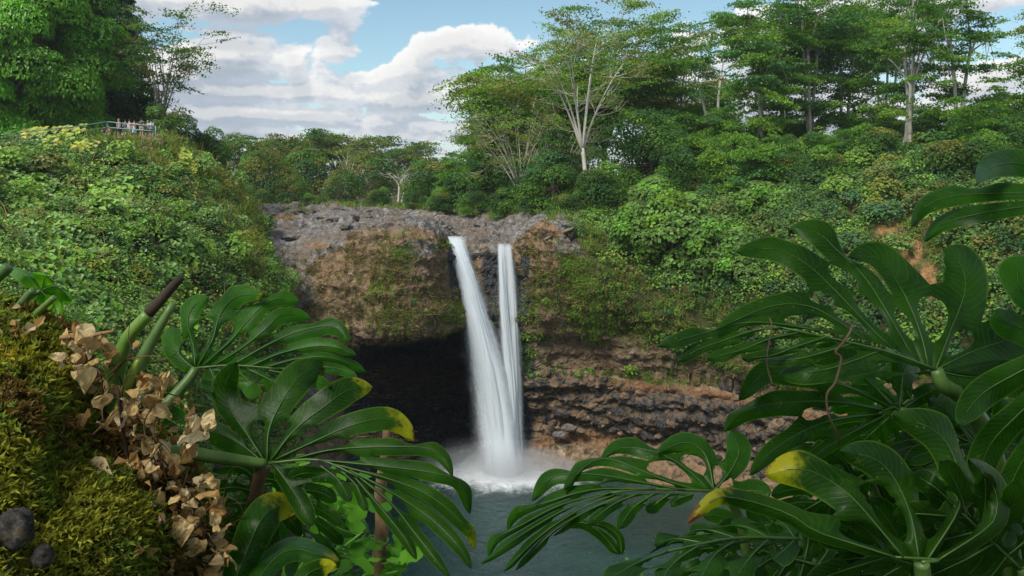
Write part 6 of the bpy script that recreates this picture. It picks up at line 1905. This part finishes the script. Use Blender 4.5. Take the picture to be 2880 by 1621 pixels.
# rubble and driftwood under the ledge
mb = MB()
p, nn = sample_grid(rng, Gd[265:375], Ncd[265:375], 1500, lambda c: ((pix(c)[0] > 985) & (pix(c)[0] < 1450)) * 1.0)
V0, Q0 = ellipsoid(5, 6, .3, 3)
for k in range(len(p)):
    s_ = .10 + .28 * rng.random() ** 3
    mb.add(p[k] + V0 * s_ * np.array((1, .8, .7)) * (1 + .3 * rng.normal(size=(1, 3))), Q0)
nv_ = mb.n
gsh = np.repeat(rng.random(len(p)), len(V0))
obj('rubble', mb.build('rubble', False, {'a_grey': np.where(gsh > .6, .9, .2), 'a_dark': np.where(gsh > .8, .15, .62), 'a_red': np.zeros(nv_), 'a_moss': np.zeros(nv_)}), M['rock'], label='loose stones strewn over the cave floor', cat='rubble', kind='stuff')
mb = MB()
p, nn = sample_grid(rng, Gd[235:375], Ncd[235:375], 420, lambda c: zone(*pix(c), [(1050, 1225, 60, 12), (1040, 1240, 60, 10), (1110, 1222, 50, 5), (1180, 1080, 150, 40), (1100, 1060, 90, 40)]) * (pix(c)[0] > 960))
for k in range(len(p)):
    a = rng.normal() * .25
    L = .5 + 1.6 * rng.random()
    v = np.array((math.cos(a), math.sin(a), rng.normal() * .1)) * L
    c = p[k] + np.array((0, -.1, .15 + .35 * rng.random()))
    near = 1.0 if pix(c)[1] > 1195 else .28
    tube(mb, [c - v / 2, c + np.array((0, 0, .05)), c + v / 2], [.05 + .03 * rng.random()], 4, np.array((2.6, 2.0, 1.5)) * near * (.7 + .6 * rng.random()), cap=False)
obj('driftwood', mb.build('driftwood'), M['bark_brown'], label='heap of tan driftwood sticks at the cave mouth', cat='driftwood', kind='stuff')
# small plants on the ledge and cliffs
for k, (x, y, d, s_, nm, lab) in enumerate([(1775, 1045, 83.5, .8, 'fern', 'bright-green plant standing on the red ledge'), (1535, 850, 82.3, .55, 'fern', 'round green plant on the cliff right beside the narrow fall'), (1272, 870, 82.5, .34, 'fern', 'small blue-green plant on the wet rock left of the broad fall'), (1165, 850, 77.8, .4, 'fern', 'dark little fern on the brow above the cave'),
                                        (1880, 880, 81, .9, 'fern', 'pale shrub in the grass under the big-leaved trees'), (735, 665, 86, .9, 'fern', 'fern at the corner where the hillside meets the rocks')]):
    rg = np.random.default_rng(900 + k)
    mb = MB()
    m_ = 90
    dr = unit(rg.normal(size=(m_, 3)) * np.array((1, .8, .6)) + np.array((0, -.4, .8)))
    leaves(mb, rg, dr * s_ * (.4 + .6 * rg.random((m_, 1))), dr + rg.normal(size=(m_, 3)) * .5, s_ * .45, .5, np.clip((G_LIGHT if k in (0, 1, 5) else G_BLUE * 1.2) * (1 + .2 * rg.normal(size=(m_, 1))), .01, .5), .12, dr + np.array((0, 0, .2)))
    obj(nm, mb.build('fronds'), M['foliage'], None, lab, 'fern', loc=[float(v) for v in P(x, y, d)])
# creeper with yellow leaves under the railing
for k, (bl, n_, lab, col_) in enumerate([([(110, 405, 50, 18), (190, 415, 50, 30), (230, 445, 40, 30), (160, 440, 40, 20)], 240, 'creeper with big yellow-green leaves just under the railing', G_YEL), ([(500, 465, 18, 22), (520, 495, 14, 16)], 60, 'small patch of yellow leaves on the hillside shoulder', G_YEL * 1.1), ([(270, 590, 50, 50), (330, 560, 30, 40)], 200, 'clump of large light-green heart-shaped leaves on the open hillside', G_LIGHT * 1.25)]):
    rg = np.random.default_rng(930 + k)
    p, nn = sample_grid(rg, Gl, Nl, n_, lambda c: zone(*pix(c), bl) ** 2)
    mb = MB()
    leaves(mb, rg, p + nn * (.9 + .5 * rg.random((n_, 1))), nn + np.array((0, -.5, .6)) + rg.normal(size=(n_, 3)) * .35, .42 + .2 * rg.random(n_), .85, np.clip(col_ * (1 + .2 * rg.normal(size=(n_, 1)) + .1 * rg.normal(size=(n_, 3))), .01, .6), .1, np.array((0, -.3, -1.)) + rg.normal(size=(n_, 3)) * .5)
    o = obj('creeper', mb.build('creeper_leaves'), M['foliage'], None, lab, 'creeper')

# ------------------------------------------------------------------ lookout: ledge, railing, visitors
GZ = P(0, 386, 78)[2]
Gp = loft(np.array([[(255, 388, 86), (340, 381, 87), (445, 384, 88), (470, 392, 88)], [(255, 387, 80), (340, 383, 80), (445, 385, 80), (470, 394, 80)], [(258, 390, 76.6), (340, 386, 76.6), (440, 388, 76.6), (462, 398, 77)], [(258, 400, 76.2), (340, 402, 76.2), (440, 402, 76.2), (462, 410, 76.6)], [(258, 430, 76), (340, 430, 76), (440, 432, 76), (462, 440, 76.4)]], float), 40, 70)
Np_ = grid_normals(Gp)
if Np_[20, 30, 2] < 0:
    Np_ = -Np_
Gp = Gp + Np_ * (.12 * fbm(Gp * .9, 4, seed=3))[..., None]
obj('lookout_ledge', mesh('lookout_ledge', Gp.reshape(-1, 3), grid_faces(40, 70), None, {'a_grey': np.full(2800, .35), 'a_dark': np.full(2800, .25), 'a_red': np.zeros(2800), 'a_moss': np.full(2800, .35)}, True), M['rock'], None, 'mossy rock ledge the visitors stand on', 'ledge', kind='structure')
m, t, out = material('painted_steel')
geo = t.new('ShaderNodeNewGeometry')
principled(t, out, t.mix(t.noise(geo.outputs['Position'], 6.0, 3), (.10, .20, .20), (.20, .30, .29)), .5, .4, Metallic=.2)
M['steel'] = m
rail = thing('railing', P(303, 386, 77), 'teal-grey pipe railing along the lookout', 'railing')
ro = [-x for x in rail.location]
TOPR = np.array([(-120, 396, 63), (0, 381, 66), (104, 367.5, 69.5), (203, 358, 73), (302, 343, 76.5), (438, 355.5, 77)], float)
LOWR = np.array([(-120, 414, 63), (0, 398, 66), (104, 384, 69.5), (203, 374, 73), (302, 359, 76.5), (438, 369.5, 77)], float)
for A in (TOPR, LOWR):
    for k in range(5):
        mb = MB()
        tube(mb, PA(A[k:k + 2]), [.05], 8, n=6)
        o = obj('rail', mb.build('rail', True), M['steel'], rail)
        o.location = ro
for k in range(6):
    mb = MB()
    a = PA(TOPR[k]) + np.array((0, 0, .02))
    tube(mb, [a, a - np.array((0, 0, 1.8))], [.055], 8, n=4)
    o = obj('post', mb.build('post', True), M['steel'], rail)
    o.location = ro


def cloth_mat(name, c):
    m, t, out = material(name)
    geo = t.new('ShaderNodeNewGeometry')
    n = t.noise(geo.outputs['Position'], 9.0, 3)
    principled(t, out, t.mix(t.mr(n, .3, .7), tuple(x * .8 for x in c), c), .9, .1)
    return m


SKIN = cloth_mat('skin', (.50, .30, .21))


def person(px, py, d, h, rz, shirt, short, hair, label, arms='down', lean=0., crouch=0., skirt=False):
    r = thing('person', P(px, py, d), label, 'person', 'visitors at the lookout')
    r.rotation_euler = (0, 0, rz)
    k = h / 1.72
    hipz = (.92 - .42 * crouch) * k
    ly = -lean * k
    J = {'pel': (0, 0, hipz), 'bel': (0, ly * .3, hipz + .18 * k), 'che': (0, ly * .7, hipz + .42 * k), 'nec': (0, ly, hipz + .56 * k), 'hea': (0, ly * 1.1, hipz + .64 * k), 'top': (0, ly * 1.1, hipz + .78 * k)}
    E = [('pel', 'bel'), ('bel', 'che'), ('che', 'nec'), ('nec', 'hea'), ('hea', 'top')]
    R_ = {'pel': .13, 'bel': .115, 'che': .13, 'nec': .05, 'hea': .085, 'top': .075}
    for s, sx in (('l', -1), ('r', 1)):
        J['hip' + s] = (sx * .09 * k, 0, hipz - .04 * k)
        J['kne' + s] = (sx * .10 * k, -.30 * crouch * k, (.48 - .05 * crouch) * k)
        J['ank' + s] = (sx * .10 * k, .04 * k + .1 * crouch * k, .08 * k)
        J['toe' + s] = (sx * .11 * k, -.14 * k, .04 * k)
        J['sho' + s] = (sx * .18 * k, ly * .85, hipz + .50 * k)
        if arms == 'up':
            J['elb' + s] = (sx * .30 * k, ly - .18 * k, hipz + .50 * k)
            J['han' + s] = (sx * .12 * k, ly - .26 * k, hipz + .68 * k)
        elif arms == 'rail':
            J['elb' + s] = (sx * .25 * k, ly - .08 * k, hipz + .26 * k)
            J['han' + s] = (sx * .20 * k, ly - .34 * k, hipz + .20 * k)
        else:
            J['elb' + s] = (sx * .24 * k, ly * .5 + .03 * k, hipz + .24 * k)
            J['han' + s] = (sx * .22 * k, ly * .3 - .06 * k, hipz - .02 * k)
        E += [('pel', 'hip' + s), ('hip' + s, 'kne' + s), ('kne' + s, 'ank' + s), ('ank' + s, 'toe' + s), ('che', 'sho' + s), ('sho' + s, 'elb' + s), ('elb' + s, 'han' + s)]
        for j, rad in (('hip', .095), ('kne', .06), ('ank', .042), ('toe', .035), ('sho', .062), ('elb', .043), ('han', .036)):
            R_[j + s] = rad
    names = list(J)
    me = bpy.data.meshes.new('body')
    me.from_pydata([J[n_] for n_ in names], [(names.index(a), names.index(b)) for a, b in E], [])
    o = obj('body', me, SKIN, r)
    sk = o.modifiers.new('skin', 'SKIN')
    sl = me.skin_vertices[0].data
    for i_, n_ in enumerate(names):
        sl[i_].radius = (R_[n_] * k, R_[n_] * k * (.8 if n_ in ('pel', 'bel', 'che') else 1))
    sl[0].use_root = True
    o.modifiers.new('sub', 'SUBSURF').levels = 1
    g = lambda n_: np.array(J[n_])
    mb = MB()
    tube(mb, [g('pel') + (0, 0, -.06 * k), g('bel'), g('che'), g('nec') + (0, 0, -.05 * k), g('nec')], [.175 * k, .165 * k, .20 * k, .13 * k, .065 * k], 12, n=14)
    for s in 'lr':
        tube(mb, [g('sho' + s), (g('sho' + s) * .45 + g('elb' + s) * .55)], [.085 * k, .068 * k], 8, n=4)
    obj('shirt', mb.build('shirt', True), shirt, r)
    mb = MB()
    if skirt:
        tube(mb, [g('pel') + (0, 0, .06 * k), g('pel') + (0, 0, -.15 * k), g('pel') + (0, 0, -.45 * k)], [.165 * k, .20 * k, .27 * k], 14, n=8)
    else:
        tube(mb, [g('pel') + (0, 0, .05 * k), g('pel') + (0, 0, -.08 * k)], [.172 * k, .18 * k], 12, n=3)
        for s in 'lr':
            tube(mb, [g('hip' + s) + (0, 0, .02 * k), g('hip' + s) * .2 + g('kne' + s) * .8], [.115 * k, .10 * k], 10, n=4)
    obj('skirt' if skirt else 'shorts', mb.build('shorts', True), short, r)
    V, Q = ellipsoid(10, 14, .1, 2)
    V = V * np.array((.105, .115, .12)) * k
    V[:, 1] += .02 * k
    V[:, 2] += np.where(V[:, 1] < -.02 * k, .05 * k, 0)
    obj('hair', mesh('hair', V + g('top') + np.array((0, 0, -.015 * k)), Q, None, None, True), hair, r)
    return r


C_ = lambda n_, c: cloth_mat(n_, c)
H1, H2, H3 = C_('brown_hair', (.06, .035, .02)), C_('fair_hair', (.35, .24, .11)), C_('black_hair', (.02, .016, .014))
person(293, 391, 78, 1.5, .6, C_('maroon_cloth', (.10, .05, .06)), C_('teal_cloth', (.02, .38, .50)), H3, 'crouching person in a dark red top and turquoise shorts', 'rail', .15, .75)
person(308, 391, 78.6, 1.45, -.3, C_('tan_cloth', (.38, .22, .13)), C_('white_cloth', (.75, .75, .75)), H2, 'crouching person in a tan top and white shorts behind the railing post', 'rail', .15, .75)
person(334, 387, 78, 1.72, 1.3, C_('pink_cloth', (.62, .50, .52)), C_('navy_cloth', (.04, .045, .07)), H2, 'person in a pale pink top and dark shorts standing alone, side on', 'down')
person(353, 388, 78.4, 1.66, .3, C_('slate_cloth', (.14, .17, .25)), C_('grey_cloth', (.28, .27, .25)), H1, 'person in a slate-blue shirt at the edge of the close group', 'rail', .08)
person(364, 388, 78.2, 1.70, -.2, C_('lilac_cloth', (.60, .56, .66)), C_('khaki_cloth', (.36, .31, .22)), H1, 'person in a pale lilac shirt and khaki shorts in the close group', 'down')
person(378, 388, 78, 1.64, .9, C_('cream_cloth', (.62, .48, .42)), C_('sky_cloth', (.22, .45, .68)), H1, 'person with raised arms in a light-blue skirt', 'up', 0, 0, True)
person(398, 387, 77.8, 1.84, 3.0, C_('charcoal_cloth', (.07, .08, .10)), C_('sand_cloth', (.42, .38, .31)), H3, 'tallest person, in a charcoal shirt and sand-coloured shorts', 'down')
person(416, 388, 78.2, 1.6, .4, C_('peach_cloth', (.55, .40, .34)), C_('olive_cloth', (.16, .16, .11)), H2, 'fair-haired person in a peach top at the end of the line', 'down')
person(426, 388, 78, 1.66, .2, C_('powder_cloth', (.42, .47, .58)), C_('denim_cloth', (.10, .13, .22)), H1, 'person in a powder-blue shirt leaning on the corner of the railing', 'rail', .18)
for k, (x, y, d, s_, lab) in enumerate([(40, 430, 62, .75, 'brown boulder in the creepers at the left edge'), (265, 412, 72, .8, 'mossy boulder below the crouching visitors'), (318, 397, 75.4, .4, 'pale stone at the foot of the lookout ledge'), (390, 399, 75.4, .5, 'grey stone under the tallest visitor')]):
    o = obj('boulder', (RG if k > 1 else RBk)[k % 4], M['rock'], None, lab, 'boulder', loc=[float(v) for v in P(x, y, d)])
    o.scale = (s_, s_, s_)
    o.rotation_euler = (0, 0, k)

# ------------------------------------------------------------------ thin moist air over the gorge
m, t, out = material('haze_air')
v = t.new('ShaderNodeVolumePrincipled')
v.inputs['Color'].default_value = (.90, .95, 1.0, 1)
v.inputs['Density'].default_value = .00016
v.inputs['Anisotropy'].default_value = .3
t.l.new(v.outputs[0], out.inputs['Volume'])
bb = np.array([(x, y, z) for x in (-2600, 2600) for y in (-40, 3700) for z in (-40, 45)], float)
hz = mesh('haze', bb, [(0, 1, 3, 2), (4, 6, 7, 5), (0, 4, 5, 1), (2, 3, 7, 6), (0, 2, 6, 4), (1, 5, 7, 3)])
obj('haze', hz, m, None, 'thin bluish haze in the air over the gorge', 'haze', kind='stuff')
